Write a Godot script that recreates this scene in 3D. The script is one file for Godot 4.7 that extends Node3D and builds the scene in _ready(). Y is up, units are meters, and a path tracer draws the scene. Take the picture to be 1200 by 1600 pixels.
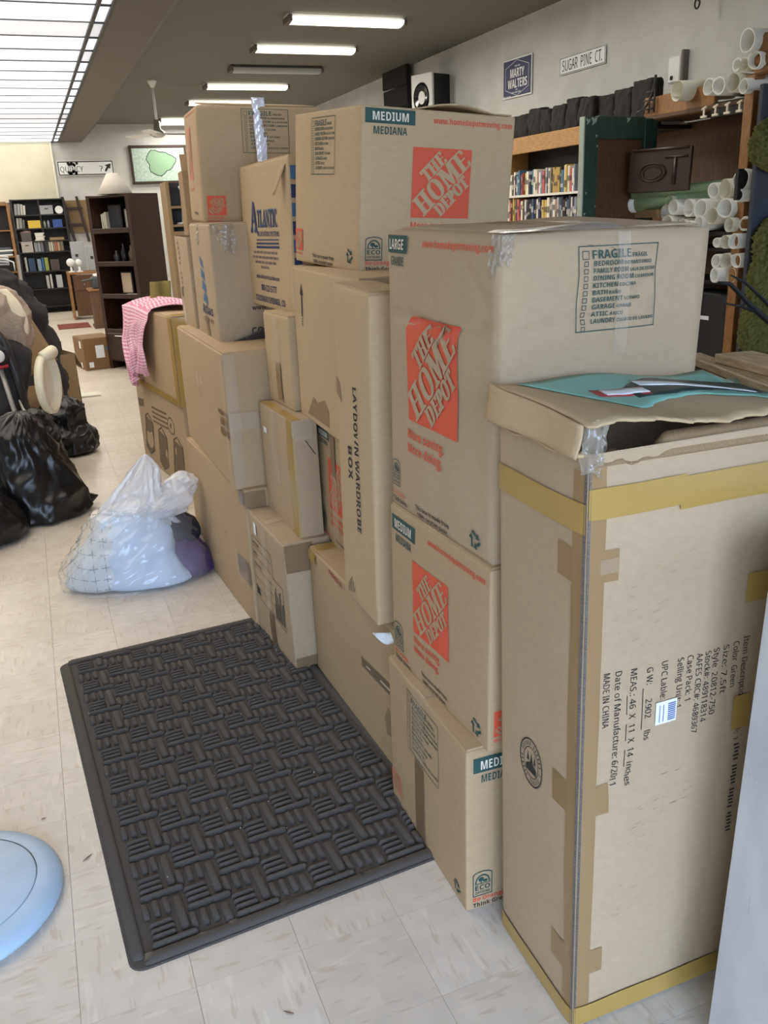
extends Node3D

var M := {}
var used := {}
var rng := RandomNumberGenerator.new()
var warp := FastNoiseLite.new()
var cached := {}
var glyphs := {}
var fonts := {}


func _ready() -> void:
	rng.seed = 77
	warp.seed = 5
	warp.frequency = 1.0
	warp.fractal_octaves = 2
	# camera
	var cam := Camera3D.new()
	cam.name = "camera"
	cam.position = Vector3(0, 1.5, 0)
	cam.rotation = Vector3(-0.33333, -0.36874, -0.04557)
	cam.fov = 61.94
	cam.near = 0.05
	cam.far = 60.0
	add_child(cam)
	cam.current = true
	# sky: an overcast day outside the shop front behind the camera
	var env := Environment.new()
	var sky_mat := ProceduralSkyMaterial.new()
	sky_mat.sky_top_color = Color(0.76, 0.86, 1.0)
	sky_mat.sky_horizon_color = Color(0.84, 0.91, 1.0)
	sky_mat.ground_bottom_color = Color(0.55, 0.56, 0.58)
	sky_mat.ground_horizon_color = Color(0.62, 0.64, 0.66)
	sky_mat.sky_energy_multiplier = 2.75
	sky_mat.ground_energy_multiplier = 2.75
	var sky := Sky.new()
	sky.sky_material = sky_mat
	env.background_mode = Environment.BG_SKY
	env.sky = sky
	env.tonemap_mode = Environment.TONE_MAPPER_LINEAR
	env.tonemap_exposure = 1.1
	env.sdfgi_enabled = true
	env.ssao_enabled = true
	env.ssil_enabled = true
	var we := WorldEnvironment.new()
	we.name = "environment"
	we.environment = env
	add_child(we)
	make_materials()
	build_room()
	build_ceiling_lights()
	build_floor_mat()
	build_boxes()
	build_tall_box()
	build_aisle_things()
	build_right_side()
	build_back()


# ---------------------------------------------------------------- helpers
func c8(r: float, g: float, b: float) -> Color:
	return Color(r / 255.0, g / 255.0, b / 255.0)


func numbered(called: String) -> String:
	if not used.has(called):
		used[called] = 0
		return called
	used[called] += 1
	return "%s_%03d" % [called, used[called]]


func tag(o: Node3D, label: String, category: String, group := "", kind := "") -> Node3D:
	if label:
		o.set_meta("label", label)
	if category:
		o.set_meta("category", category)
	if group:
		o.set_meta("group", group)
	if kind:
		o.set_meta("kind", kind)
	return o


func thing(called: String, label: String, category: String, at := Vector3.ZERO, yaw := 0.0, group := "") -> Node3D:
	var o := Node3D.new()
	o.name = numbered(called)
	add_child(o)
	o.position = at
	o.rotation_degrees.y = yaw
	tag(o, label, category, group)
	return o


# commits a mesh or a SurfaceTool as ONE named MeshInstance3D
func obj(called: String, shape, mat: Material, parent: Node3D = null) -> MeshInstance3D:
	var o := MeshInstance3D.new()
	if shape is SurfaceTool:
		shape.generate_normals()
		o.mesh = shape.commit()
	else:
		o.mesh = shape
	o.material_override = mat
	if parent == null:
		o.name = numbered(called)
		add_child(o)
	else:
		o.name = called
		if parent.has_node(NodePath(called)):
			var k := 1
			while parent.has_node(NodePath("%s_%03d" % [called, k])):
				k += 1
			o.name = "%s_%03d" % [called, k]
		parent.add_child(o, true)
	return o


func piece(called: String, shape, mat: Material, parent: Node3D, at: Vector3, rot := Vector3.ZERO) -> MeshInstance3D:
	var o := obj(called, shape, mat, parent)
	o.position = at
	o.rotation_degrees = rot
	return o


func struct(called: String, shape, mat: Material, at := Vector3.ZERO) -> MeshInstance3D:
	var o := obj(called, shape, mat)
	o.position = at
	o.set_meta("kind", "structure")
	return o


func tool_new(flat := false) -> SurfaceTool:
	var st := SurfaceTool.new()
	st.begin(Mesh.PRIMITIVE_TRIANGLES)
	st.set_smooth_group(-1 if flat else 0)
	return st


# a, b, c, d run counter-clockwise seen from outside
func quad(st: SurfaceTool, a: Vector3, b: Vector3, c: Vector3, d: Vector3, ua := Vector2.ZERO, ub := Vector2(1, 0), uc := Vector2(1, 1), ud := Vector2(0, 1)) -> void:
	for k in [[a, ua], [c, uc], [b, ub], [a, ua], [d, ud], [c, uc]]:
		st.set_uv(k[1])
		st.add_vertex(k[0])


func tri(st: SurfaceTool, a: Vector3, b: Vector3, c: Vector3) -> void:
	st.set_uv(Vector2(a.x, a.y))
	st.add_vertex(a)
	st.set_uv(Vector2(c.x, c.y))
	st.add_vertex(c)
	st.set_uv(Vector2(b.x, b.y))
	st.add_vertex(b)


# a chamfered block added to a SurfaceTool
func add_block(st: SurfaceTool, size: Vector3, bev := 0.002, t := Transform3D()) -> void:
	var h := size / 2.0
	bev = minf(bev, minf(h.x, minf(h.y, h.z)) * 0.9)
	var ax := [Vector3.RIGHT, Vector3.UP, Vector3.BACK]
	var corner := func(s: Vector3, keep: int) -> Vector3:
		var p := Vector3(s.x * (h.x - bev), s.y * (h.y - bev), s.z * (h.z - bev))
		p[keep] = s[keep] * h[keep]
		return t * p
	for i in 3:
		var j := (i + 1) % 3
		var k := (i + 2) % 3
		for s in [-1.0, 1.0]:
			var q := []
			for m in [[-1.0, -1.0], [1.0, -1.0], [1.0, 1.0], [-1.0, 1.0]]:
				var v := Vector3.ZERO
				v[i] = s
				v[j] = m[0]
				v[k] = m[1]
				q.append(corner.call(v, i))
			if s > 0:
				quad(st, q[0], q[1], q[2], q[3])
			else:
				quad(st, q[3], q[2], q[1], q[0])
		# the chamfers along axis i
		for sj in [-1.0, 1.0]:
			for sk in [-1.0, 1.0]:
				var lo := Vector3.ZERO
				lo[i] = -1.0
				lo[j] = sj
				lo[k] = sk
				var hi := lo
				hi[i] = 1.0
				var a: Vector3 = corner.call(lo, j)
				var b: Vector3 = corner.call(hi, j)
				var c: Vector3 = corner.call(hi, k)
				var d: Vector3 = corner.call(lo, k)
				if sj * sk > 0:
					quad(st, a, d, c, b)
				else:
					quad(st, a, b, c, d)
	for sx in [-1.0, 1.0]:
		for sy in [-1.0, 1.0]:
			for sz in [-1.0, 1.0]:
				var s := Vector3(sx, sy, sz)
				var a: Vector3 = corner.call(s, 0)
				var b: Vector3 = corner.call(s, 1)
				var c: Vector3 = corner.call(s, 2)
				if sx * sy * sz > 0:
					tri(st, a, b, c)
				else:
					tri(st, c, b, a)


func block(size: Vector3, bev := 0.002) -> Mesh:
	var key := "%s/%s" % [size, bev]
	if not cached.has(key):
		var st := tool_new(true)
		add_block(st, size, bev)
		st.generate_normals()
		cached[key] = st.commit()
	return cached[key]


func frame_to(dir: Vector3) -> Basis:
	var y := dir.normalized()
	var x := y.cross(Vector3(0, 0, 1) if absf(y.z) < 0.9 else Vector3(1, 0, 0)).normalized()
	return Basis(x, y, x.cross(y))


# a closed tube along a path with a radius for each point
func add_tube(st: SurfaceTool, path: Array, radii: Array, seg := 10) -> void:
	var rings := []
	for i in path.size():
		var dir: Vector3 = path[mini(i + 1, path.size() - 1)] - path[maxi(i - 1, 0)]
		var b := frame_to(dir)
		var ring := []
		for k in seg + 1:
			var a := TAU * k / seg
			ring.append(path[i] + (b.x * cos(a) + b.z * sin(a)) * radii[i])
		rings.append(ring)
	for i in path.size() - 1:
		for k in seg:
			quad(st, rings[i][k], rings[i + 1][k], rings[i + 1][k + 1], rings[i][k + 1])
	for k in seg:
		tri(st, path[0], rings[0][k], rings[0][k + 1])
		tri(st, path[-1], rings[-1][k + 1], rings[-1][k])


# a lathe about the y axis: profile of Vector2(radius, height) from bottom to top (outside), optionally closed into a shell
func add_lathe(st: SurfaceTool, prof: Array, seg := 24, t := Transform3D(), sx := 1.0, sz := 1.0) -> void:
	for i in prof.size() - 1:
		for k in seg:
			var p := []
			for m in [[i, k], [i, k + 1], [i + 1, k + 1], [i + 1, k]]:
				var a: float = -TAU * m[1] / seg
				p.append(t * Vector3(prof[m[0]].x * cos(a) * sx, prof[m[0]].y, prof[m[0]].x * sin(a) * sz))
			if prof[i].x < 1e-6:
				tri(st, p[0], p[2], p[3])
			elif prof[i + 1].x < 1e-6:
				tri(st, p[0], p[1], p[2])
			else:
				quad(st, p[0], p[1], p[2], p[3])


# a soft lump: rings of [cx, y, cz, rx, rz], wrinkled by ridged noise
func add_lump(st: SurfaceTool, rings: Array, rows := 24, seg := 40, amp := 0.02, freq := 6.0, sd := 1, ridged := true, squash := 2.4, ys := 0.75) -> void:
	var n := FastNoiseLite.new()
	n.seed = sd
	n.frequency = freq
	n.fractal_octaves = 3
	n.noise_type = FastNoiseLite.TYPE_SIMPLEX_SMOOTH
	if ridged:
		n.fractal_type = FastNoiseLite.FRACTAL_RIDGED
	var grid := []
	for r in rows + 1:
		var f := float(r) / rows * (rings.size() - 1)
		var i := mini(int(f), rings.size() - 2)
		var w := f - i
		var g := []
		for q in 5:
			g.append(cubic_interpolate(rings[i][q], rings[i + 1][q], rings[maxi(i - 1, 0)][q], rings[mini(i + 2, rings.size() - 1)][q], w))
		var row := []
		for k in seg:
			var a := -TAU * k / seg
			var ca := cos(a)
			var sa := sin(a)
			var rad := pow(pow(absf(ca), squash) + pow(absf(sa), squash), -1.0 / squash)
			var p := Vector3(g[0] + ca * rad * maxf(g[3], 0.001), g[1], g[2] + sa * rad * maxf(g[4], 0.001))
			var q := Vector3(p.x, p.y * ys, p.z) if ys > 0.5 else Vector3(ca * 0.22, p.y * ys, sa * 0.22)
			if ys <= 0.5:
				q += Vector3(0.05 * sin(p.y * 11.0 + ca * 3.0), 0, 0.05 * sin(p.y * 8.0 + sa * 4.0))
			var d: float = n.get_noise_3dv(q) * amp
			var out := Vector3(ca, 0.25, sa)
			p += out * d * minf(1.0, maxf(g[3], g[4]) / 0.05)
			p.y = maxf(p.y, rings[0][1])
			row.append(p)
		grid.append(row)
	for r in rows:
		for k in seg:
			var k2 := (k + 1) % seg
			quad(st, grid[r][k], grid[r][k2], grid[r + 1][k2], grid[r + 1][k], Vector2(float(k) / seg, float(r) / rows), Vector2(float(k + 1) / seg, float(r) / rows), Vector2(float(k + 1) / seg, float(r + 1) / rows), Vector2(float(k) / seg, float(r + 1) / rows))
	var lo := Vector3(rings[0][0], rings[0][1], rings[0][2])
	var hi := Vector3(rings[-1][0], rings[-1][1] + 0.002, rings[-1][2])
	for k in seg:
		tri(st, lo, grid[0][(k + 1) % seg], grid[0][k])
		tri(st, hi, grid[rows][k], grid[rows][(k + 1) % seg])


func lump(rings: Array, rows := 24, seg := 40, amp := 0.02, freq := 6.0, sd := 1, ridged := true, squash := 2.4, ys := 0.75) -> SurfaceTool:
	var st := tool_new()
	add_lump(st, rings, rows, seg, amp, freq, sd, ridged, squash, ys)
	return st


# a sheet of real thickness: fn(s, t) gives its middle surface for s, t in 0..1
func sheet(fn: Callable, nu: int, nv: int, thick: float) -> SurfaceTool:
	var st := tool_new()
	var top := []
	var low := []
	for i in nu + 1:
		var a := []
		var b := []
		for j in nv + 1:
			var s := float(i) / nu
			var t := float(j) / nv
			var p: Vector3 = fn.call(s, t)
			var ds: Vector3 = fn.call(minf(s + 0.01, 1.0), t) - fn.call(maxf(s - 0.01, 0.0), t)
			var dt: Vector3 = fn.call(s, minf(t + 0.01, 1.0)) - fn.call(s, maxf(t - 0.01, 0.0))
			var nn := ds.cross(dt).normalized() * thick / 2.0
			a.append(p + nn)
			b.append(p - nn)
		top.append(a)
		low.append(b)
	for i in nu:
		for j in nv:
			var u0 := Vector2(float(i) / nu, float(j) / nv)
			var u2 := Vector2(float(i + 1) / nu, float(j + 1) / nv)
			quad(st, top[i][j], top[i + 1][j], top[i + 1][j + 1], top[i][j + 1], u0, Vector2(u2.x, u0.y), u2, Vector2(u0.x, u2.y))
			quad(st, low[i][j], low[i][j + 1], low[i + 1][j + 1], low[i + 1][j], u0, Vector2(u0.x, u2.y), u2, Vector2(u2.x, u0.y))
	for i in nu:
		quad(st, low[i][0], low[i + 1][0], top[i + 1][0], top[i][0])
		quad(st, top[i][nv], top[i + 1][nv], low[i + 1][nv], low[i][nv])
	for j in nv:
		quad(st, top[0][j], top[0][j + 1], low[0][j + 1], low[0][j])
		quad(st, low[nu][j], low[nu][j + 1], top[nu][j + 1], top[nu][j])
	return st


# ---------------------------------------------------------------- materials
func noise_tex(freq: float, lo: Color, hi: Color, sd := 1, size := 256, octaves := 4, kind := FastNoiseLite.TYPE_SIMPLEX_SMOOTH) -> NoiseTexture2D:
	var n := FastNoiseLite.new()
	n.seed = sd
	n.frequency = freq
	n.fractal_octaves = octaves
	n.noise_type = kind
	var t := NoiseTexture2D.new()
	t.width = size
	t.height = size
	t.seamless = true
	t.noise = n
	var g := Gradient.new()
	g.set_color(0, lo)
	g.set_color(1, hi)
	t.color_ramp = g
	return t


func plain(color: Color, rough := 0.6, metal := 0.0) -> StandardMaterial3D:
	var m := StandardMaterial3D.new()
	m.albedo_color = color
	m.roughness = rough
	m.metallic = metal
	return m


func grained(color: Color, tex: Texture2D, scale: Vector3, rough := 0.8, world := false) -> StandardMaterial3D:
	var m := plain(color, rough)
	m.albedo_texture = tex
	m.uv1_triplanar = true
	m.uv1_world_triplanar = world
	m.uv1_scale = scale
	return m


func clear_film(color: Color, alpha: float, rough := 0.15) -> StandardMaterial3D:
	var m := plain(color, rough)
	m.transparency = BaseMaterial3D.TRANSPARENCY_ALPHA
	m.albedo_color.a = alpha
	return m


func glow(color: Color, energy: float) -> StandardMaterial3D:
	var m := plain(color, 0.5)
	m.emission_enabled = true
	m.emission = color
	m.emission_energy_multiplier = energy
	return m


func make_materials() -> void:
	var fibre := noise_tex(0.05, Color(0.965, 0.963, 0.96), Color(1, 1, 1), 3)
	var fine := noise_tex(0.08, Color(0.82, 0.82, 0.82), Color(1, 1, 1), 4)
	var streak := noise_tex(0.03, Color(0.74, 0.7, 0.66), Color(1, 1, 1), 9)
	M.card = grained(c8(178, 153, 120), fibre, Vector3(2, 5, 2), 0.82)
	M.card_pale = grained(c8(190, 165, 130), fibre, Vector3(2, 5, 2), 0.82)
	M.card_grey = grained(c8(178, 156, 128), fibre, Vector3(3, 4, 3), 0.82)
	M.card_dark = grained(c8(128, 98, 66), fibre, Vector3(3, 4, 3), 0.85)
	M.card_raw = grained(c8(156, 130, 98), fine, Vector3(8, 8, 8), 0.9)
	M.lettering = M.card
	M.orange = plain(c8(214, 88, 62), 0.75)
	M.faded = plain(c8(206, 128, 102), 0.8)
	M.green = plain(c8(42, 76, 72), 0.75)
	M.black = plain(c8(42, 42, 40), 0.75)
	M.stain = plain(c8(146, 122, 92), 0.85)
	M.grey_ink = plain(c8(112, 96, 76), 0.8)
	M.navy_ink = plain(c8(38, 52, 92), 0.7)
	M.blue_ink = plain(c8(62, 104, 140), 0.7)
	M.white_ink = plain(c8(222, 214, 196), 0.7)
	M.red_ink = plain(c8(150, 52, 44), 0.7)
	M.tape_clear = clear_film(c8(225, 215, 200), 0.16, 0.27)
	M.tape_brown = plain(c8(146, 118, 82), 0.35)
	M.tape_kraft = plain(c8(128, 106, 80), 0.3)
	M.tape_yellow = plain(c8(168, 138, 72), 0.28)
	M.tape_scuff = grained(c8(134, 130, 126), noise_tex(0.15, Color(0.35, 0.34, 0.34), Color(1, 1, 1), 8), Vector3(6, 6, 6), 0.35)
	M.tape_pale = clear_film(c8(235, 230, 222), 0.25, 0.18)
	M.tape_crumple = clear_film(c8(196, 186, 170), 0.24, 0.2)
	M.scuff = plain(c8(150, 132, 110), 0.9)
	M.label_white = plain(c8(232, 236, 238), 0.5)
	M.barcode = plain(c8(92, 106, 158), 0.6)
	M.dark_gap = plain(c8(22, 20, 18), 0.95)
	M.teal = plain(c8(134, 186, 172), 0.45)
	M.wall = grained(c8(206, 206, 204), noise_tex(0.012, Color(0.93, 0.93, 0.92), Color(1, 1, 1), 12), Vector3(0.6, 0.6, 0.6), 0.75, true)
	M.wall_cream = grained(c8(216, 212, 190), noise_tex(0.012, Color(0.95, 0.95, 0.94), Color(1, 1, 1), 13), Vector3(0.6, 0.6, 0.6), 0.7, true)
	M.ceiling = grained(c8(120, 118, 110), noise_tex(0.2, Color(0.86, 0.86, 0.86), Color(1, 1, 1), 14), Vector3(1.5, 1.5, 1.5), 0.9, true)
	M.soffit = plain(c8(112, 106, 100), 0.85)
	M.subfloor = plain(c8(70, 62, 54), 0.9)
	M.trim_white = plain(c8(222, 220, 212), 0.5)
	M.metal_dark = plain(c8(70, 70, 72), 0.5, 0.6)
	M.chrome = plain(c8(190, 190, 190), 0.25, 0.9)
	M.white_paint = grained(c8(206, 204, 200), noise_tex(0.02, Color(0.9, 0.9, 0.91), Color(1, 1, 1), 15), Vector3(1.5, 0.7, 1.5), 0.45)
	M.carpet = grained(c8(112, 105, 99), noise_tex(0.35, Color(0.45, 0.45, 0.45), Color(1, 1, 1), 16), Vector3(7, 7, 7), 0.95)
	M.rubber = plain(c8(26, 28, 32), 0.4)
	M.black_plastic = plain(c8(14, 14, 17), 0.34)
	M.black_plastic.metallic_specular = 0.5
	M.cream_plastic = plain(c8(226, 218, 192), 0.35)
	M.blue_plastic = grained(c8(184, 208, 232), noise_tex(0.02, Color(0.93, 0.94, 0.95), Color(1, 1, 1), 18), Vector3(2, 2, 2), 0.4)
	M.grey_tube = plain(c8(168, 164, 156), 0.4, 0.3)
	M.dark_plastic = plain(c8(34, 34, 38), 0.45)
	M.white_plastic = plain(c8(225, 226, 224), 0.4)
	M.dark_wood = grained(c8(58, 36, 26), streak, Vector3(8, 0.8, 8), 0.4)
	M.pine = grained(c8(196, 154, 96), streak, Vector3(1.5, 12, 1.5), 0.5)
	M.oak = grained(c8(164, 120, 72), streak, Vector3(10, 1.2, 10), 0.5)
	M.brown_panel = grained(c8(104, 74, 50), streak, Vector3(6, 0.6, 6), 0.55)
	M.tan_wood = grained(c8(150, 124, 88), fine, Vector3(8, 0.8, 8), 0.6)
	M.charred = grained(c8(50, 46, 42), noise_tex(0.06, Color(0.3, 0.3, 0.3), Color(1, 1, 1), 21), Vector3(6, 1.5, 6), 0.85)
	M.green_paint = grained(c8(50, 76, 66), noise_tex(0.03, Color(0.8, 0.8, 0.8), Color(1, 1, 1), 22), Vector3(3, 1, 3), 0.5)
	M.flaked = plain(c8(166, 178, 166), 0.7)
	M.paper = plain(c8(226, 228, 222), 0.7)
	M.paper_cream = plain(c8(214, 212, 196), 0.7)
	M.map_green = plain(c8(150, 178, 142), 0.7)
	M.black_wood = grained(c8(30, 26, 24), fine, Vector3(3, 3, 3), 0.5)
	M.moss = grained(c8(136, 132, 76), noise_tex(0.1, Color(0.4, 0.45, 0.3), Color(1, 1, 1), 25), Vector3(9, 9, 9), 0.95)
	M.slate = grained(c8(58, 64, 76), fine, Vector3(4, 1, 4), 0.7)
	M.lumber = grained(c8(206, 184, 150), streak, Vector3(1.2, 9, 9), 0.6)
	M.bark = plain(c8(20, 18, 18), 0.7)
	M.tiles = []
	for k in 3:
		M.tiles.append(tile_mat(40 + k, [c8(216, 206, 192), c8(213, 203, 189), c8(218, 209, 196)][k]))


# vinyl composition tile: a pale ground with white and tan streaks that run one way
func tile_mat(sd: int, tint: Color) -> StandardMaterial3D:
	var a := FastNoiseLite.new()
	a.seed = sd
	a.frequency = 1.0
	a.fractal_octaves = 3
	var im := Image.create(256, 256, false, Image.FORMAT_RGB8)
	for y in 256:
		for x in 256:
			var s := a.get_noise_2d(x * 0.007, y * 0.045)
			var q := a.get_noise_2d(x * 0.014 + 50.0, y * 0.075)
			var g := a.get_noise_2d(x * 0.02 + 90.0, y * 0.02)
			var v := 0.95 + 0.035 * g
			var col := Color(v, v, v)
			col = col.lerp(Color(1, 1, 1), 0.8 * smoothstep(0.3, 0.55, s))
			col = col.lerp(Color(0.87, 0.83, 0.79), 0.6 * smoothstep(0.3, 0.55, q))
			im.set_pixel(x, y, col)
	var m := plain(tint, 0.32)
	m.albedo_texture = ImageTexture.create_from_image(im)
	return m


# ---------------------------------------------------------------- cardboard boxes
# A box stands on its near aisle corner: x from 0 to w, z from -d to 0. Faces: a (towards the aisle), f (towards the shop front), t (top), r, k, m.
func fsize(b: Dictionary, face: String) -> Vector2:
	match face:
		"a", "r":
			return Vector2(b.d, b.h)
		"f", "k":
			return Vector2(b.w, b.h)
	return Vector2(b.w, b.d)


func fp(b: Dictionary, face: String, u: float, v: float, lift := 0.0) -> Vector3:
	var p: Vector3
	var n: Vector3
	match face:
		"a":
			p = Vector3(0, v, u - b.d)
			n = Vector3.LEFT
		"f":
			p = Vector3(u, v, 0)
			n = Vector3.BACK
		"t":
			p = Vector3(u, b.h, -v)
			n = Vector3.UP
		"r":
			p = Vector3(b.w, v, -u)
			n = Vector3.RIGHT
		"k":
			p = Vector3(b.w - u, v, -b.d)
			n = Vector3.FORWARD
		_:
			p = Vector3(u, 0, v - b.d)
			n = Vector3.DOWN
	var s := fsize(b, face)
	var edge := minf(minf(u, s.x - u), minf(v, s.y - v))
	var soft := clampf(edge / 0.05, 0.0, 1.0)
	var off: float = lift * b.get("lift", 1.0)
	if face != "m":
		var cu := clampf(u / s.x, 0.0, 1.0)
		var cv := clampf(v / s.y, 0.0, 1.0)
		off += b.bulge * sqrt(maxf(0.0, 16.0 * cu * (1.0 - cu) * cv * (1.0 - cv)))
		off += soft * warp.get_noise_3dv(p * 3.5 + Vector3(b.sd * 7.1, 0, b.sd * 3.3)) * b.wave
		for c in b.creases:
			if c[0] == face:
				var q: Vector2 = Geometry2D.get_closest_point_to_segment(Vector2(u, v), c[1], c[2])
				var away: float = q.distance_to(Vector2(u, v))
				off -= c[3] * exp(-away * away / (c[4] * c[4])) * soft
	# rounded edges
	var r: float = b.round
	var lo := Vector3(r, r, -b.d + r)
	var hi := Vector3(b.w - r, b.h - r, -r)
	var q := p.clamp(lo, hi)
	var dd := p - q
	if dd.length() > r:
		p = q + dd.normalized() * r
	# corners pushed in or out
	for k in b.push:
		var f := Vector3(p.x / b.w, p.y / b.h, -p.z / b.d)
		var wgt := 1.0
		for i in 3:
			wgt *= f[i] if k[0][i] > 0.5 else 1.0 - f[i]
		p += k[1] * wgt
	return p + n * off


func carton(called: String, label: String, at: Vector3, yaw: float, size: Vector3, opt := {}) -> Dictionary:
	var o := thing(called, label, opt.get("cat", "cardboard box"), at, 0.0, opt.get("group", ""))
	var tilt: Vector2 = opt.get("tilt", Vector2.ZERO)
	o.basis = Basis(Vector3.UP, deg_to_rad(yaw)) * Basis(Vector3.RIGHT, deg_to_rad(tilt.x)) * Basis(Vector3.BACK, deg_to_rad(tilt.y))
	var b := {"n": o, "w": size.x, "h": size.y, "d": size.z, "bulge": opt.get("bulge", 0.003), "wave": opt.get("wave", 0.004), "sd": used.get("sd", 0), "round": opt.get("round", 0.004), "creases": opt.get("creases", []), "push": opt.get("push", []), "ink": {}, "mat": opt.get("mat", M.card), "lift": opt.get("lift", 1.6)}
	used["sd"] = b.sd + 1
	var st := tool_new()
	var fine: float = opt.get("cell", 0.035)
	for face in ["a", "f", "t", "r", "k", "m"]:
		if face == "t" and opt.get("open", false):
			continue
		add_patch(st, b, face, 0.0, 0.0, fsize(b, face).x, fsize(b, face).y, 0.0, fine)
	obj("box_body", st, b.mat, o)
	if opt.get("flaps", true) and not opt.get("open", false):
		# two top flaps that meet in the middle, and the tape along the seam
		for s in 2:
			var g := tool_new()
			var h0: float = 0.004 if s == 0 else b.d / 2 + 0.0015
			var h1: float = b.d / 2 - 0.0015 if s == 0 else b.d - 0.004
			add_patch(g, b, "t", 0.004, h0, b.w - 0.004, h1, 0.003, 0.06)
			add_rim(g, b, "t", 0.004, h0, b.w - 0.004, h1, 0.003)
			obj("top_flap", g, b.mat, o)
	return b


func steps(lo: float, hi: float, cell: float) -> Array:
	var out := [lo]
	var n := maxi(1, int(ceil((hi - lo) / cell)))
	if hi - lo > 0.05 and cell > 0.02:
		out.append(lo + 0.0022)
		out.append(lo + 0.005)
		out.append(lo + 0.012)
	for k in range(1, n):
		var v := lo + (hi - lo) * k / n
		if v > out[-1] + 0.004 and v < hi - 0.015:
			out.append(v)
	if hi - lo > 0.05 and cell > 0.02:
		out.append(hi - 0.012)
		out.append(hi - 0.005)
		out.append(hi - 0.0022)
	out.append(hi)
	return out


func add_patch(st: SurfaceTool, b: Dictionary, face: String, u0: float, v0: float, u1: float, v1: float, lift: float, cell := 0.03) -> void:
	var us := steps(u0, u1, cell)
	var vs := steps(v0, v1, cell)
	var g := []
	for u in us:
		var row := []
		for v in vs:
			row.append(fp(b, face, u, v, lift))
		g.append(row)
	for i in us.size() - 1:
		for j in vs.size() - 1:
			quad(st, g[i][j], g[i + 1][j], g[i + 1][j + 1], g[i][j + 1])


# the thin edge round a patch that stands proud of a face
func add_rim(st: SurfaceTool, b: Dictionary, face: String, u0: float, v0: float, u1: float, v1: float, lift: float) -> void:
	var q := [Vector2(u0, v0), Vector2(u1, v0), Vector2(u1, v1), Vector2(u0, v1)]
	for k in 4:
		var a: Vector2 = q[k]
		var c: Vector2 = q[(k + 1) % 4]
		var n := maxi(1, int(a.distance_to(c) / 0.06))
		for i in n:
			var p := a.lerp(c, float(i) / n)
			var w := a.lerp(c, float(i + 1) / n)
			quad(st, fp(b, face, p.x, p.y, 0.0), fp(b, face, w.x, w.y, 0.0), fp(b, face, w.x, w.y, lift), fp(b, face, p.x, p.y, lift))


func ink(b: Dictionary, key: String) -> SurfaceTool:
	if not b.ink.has(key):
		b.ink[key] = tool_new()
	return b.ink[key]


const INK_NAMES := {"orange": "orange_print", "faded": "faded_print", "green": "green_print", "black": "black_print", "grey_ink": "grey_print", "navy_ink": "navy_print", "blue_ink": "blue_print", "white_ink": "white_print", "red_ink": "red_print", "stain": "damp_stain", "lettering": "logo_lettering"}


func finish(b: Dictionary) -> void:
	for key in b.ink:
		obj(INK_NAMES[key], b.ink[key], b.mat if key == "lettering" else M[key], b.n)


func tape(b: Dictionary, mat: Material, parts: Array, called := "tape", lift := 0.0012) -> void:
	for p in parts:
		var st := tool_new()
		add_patch(st, b, p[0], p[1], p[2], p[3], p[4], lift, 0.02)
		obj(called, st, mat, b.n)


func poly(st: SurfaceTool, b: Dictionary, face: String, pts: Array, lift := 0.0008) -> void:
	var pk := PackedVector2Array(pts)
	if Geometry2D.is_polygon_clockwise(pk):
		pk.reverse()
	var idx := Geometry2D.triangulate_polygon(pk)
	for i in range(0, idx.size(), 3):
		var q := [pk[idx[i]], pk[idx[i + 1]], pk[idx[i + 2]]]
		if (q[1] - q[0]).cross(q[2] - q[0]) < 0:
			q.reverse()
		tri(st, fp(b, face, q[0].x, q[0].y, lift), fp(b, face, q[1].x, q[1].y, lift), fp(b, face, q[2].x, q[2].y, lift))


func line(st: SurfaceTool, b: Dictionary, face: String, pts: Array, wide: float, lift := 0.0008) -> void:
	for i in pts.size() - 1:
		var a: Vector2 = pts[i]
		var c: Vector2 = pts[i + 1]
		var dir := (c - a).normalized()
		var s := Vector2(-dir.y, dir.x) * wide / 2
		a -= dir * wide / 2
		c += dir * wide / 2
		var n := maxi(1, int(a.distance_to(c) / 0.04))
		for k in n:
			var p := a.lerp(c, float(k) / n)
			var q := a.lerp(c, float(k + 1) / n)
			quad(st, fp(b, face, p.x - s.x, p.y - s.y, lift), fp(b, face, q.x - s.x, q.y - s.y, lift), fp(b, face, q.x + s.x, q.y + s.y, lift), fp(b, face, p.x + s.x, p.y + s.y, lift))


func ring(cx: float, cy: float, rx: float, ry: float, n := 20, a0 := 0.0, a1 := TAU) -> Array:
	var out := []
	for k in n + 1:
		var a := a0 + (a1 - a0) * k / n
		out.append(Vector2(cx + rx * cos(a), cy + ry * sin(a)))
	return out


# flat triangles of a line of lettering: cap height 1, baseline at y 0, left at x 0; [points, width]
func lettering(text: String, font := "Droid Sans", weight := 700) -> Array:
	var key := "%s|%s|%d" % [text, font, weight]
	if not glyphs.has(key):
		var fkey := "%s|%d" % [font, weight]
		if not fonts.has(fkey):
			var f := SystemFont.new()
			f.font_names = PackedStringArray([font])
			f.font_weight = weight
			var hh := flat_text("H", f)
			var lo := 1e9
			var hi := -1e9
			for p in hh:
				lo = minf(lo, p.y)
				hi = maxf(hi, p.y)
			fonts[fkey] = [f, lo, hi - lo]
		var e: Array = fonts[fkey]
		var pts := flat_text(text, e[0])
		var x0 := 1e9
		var x1 := -1e9
		for p in pts:
			x0 = minf(x0, p.x)
			x1 = maxf(x1, p.x)
		var out := PackedVector2Array()
		for p in pts:
			out.append(Vector2((p.x - x0) / e[2], (p.y - e[1]) / e[2]))
		glyphs[key] = [out, (x1 - x0) / e[2]]
	return glyphs[key]


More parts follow.
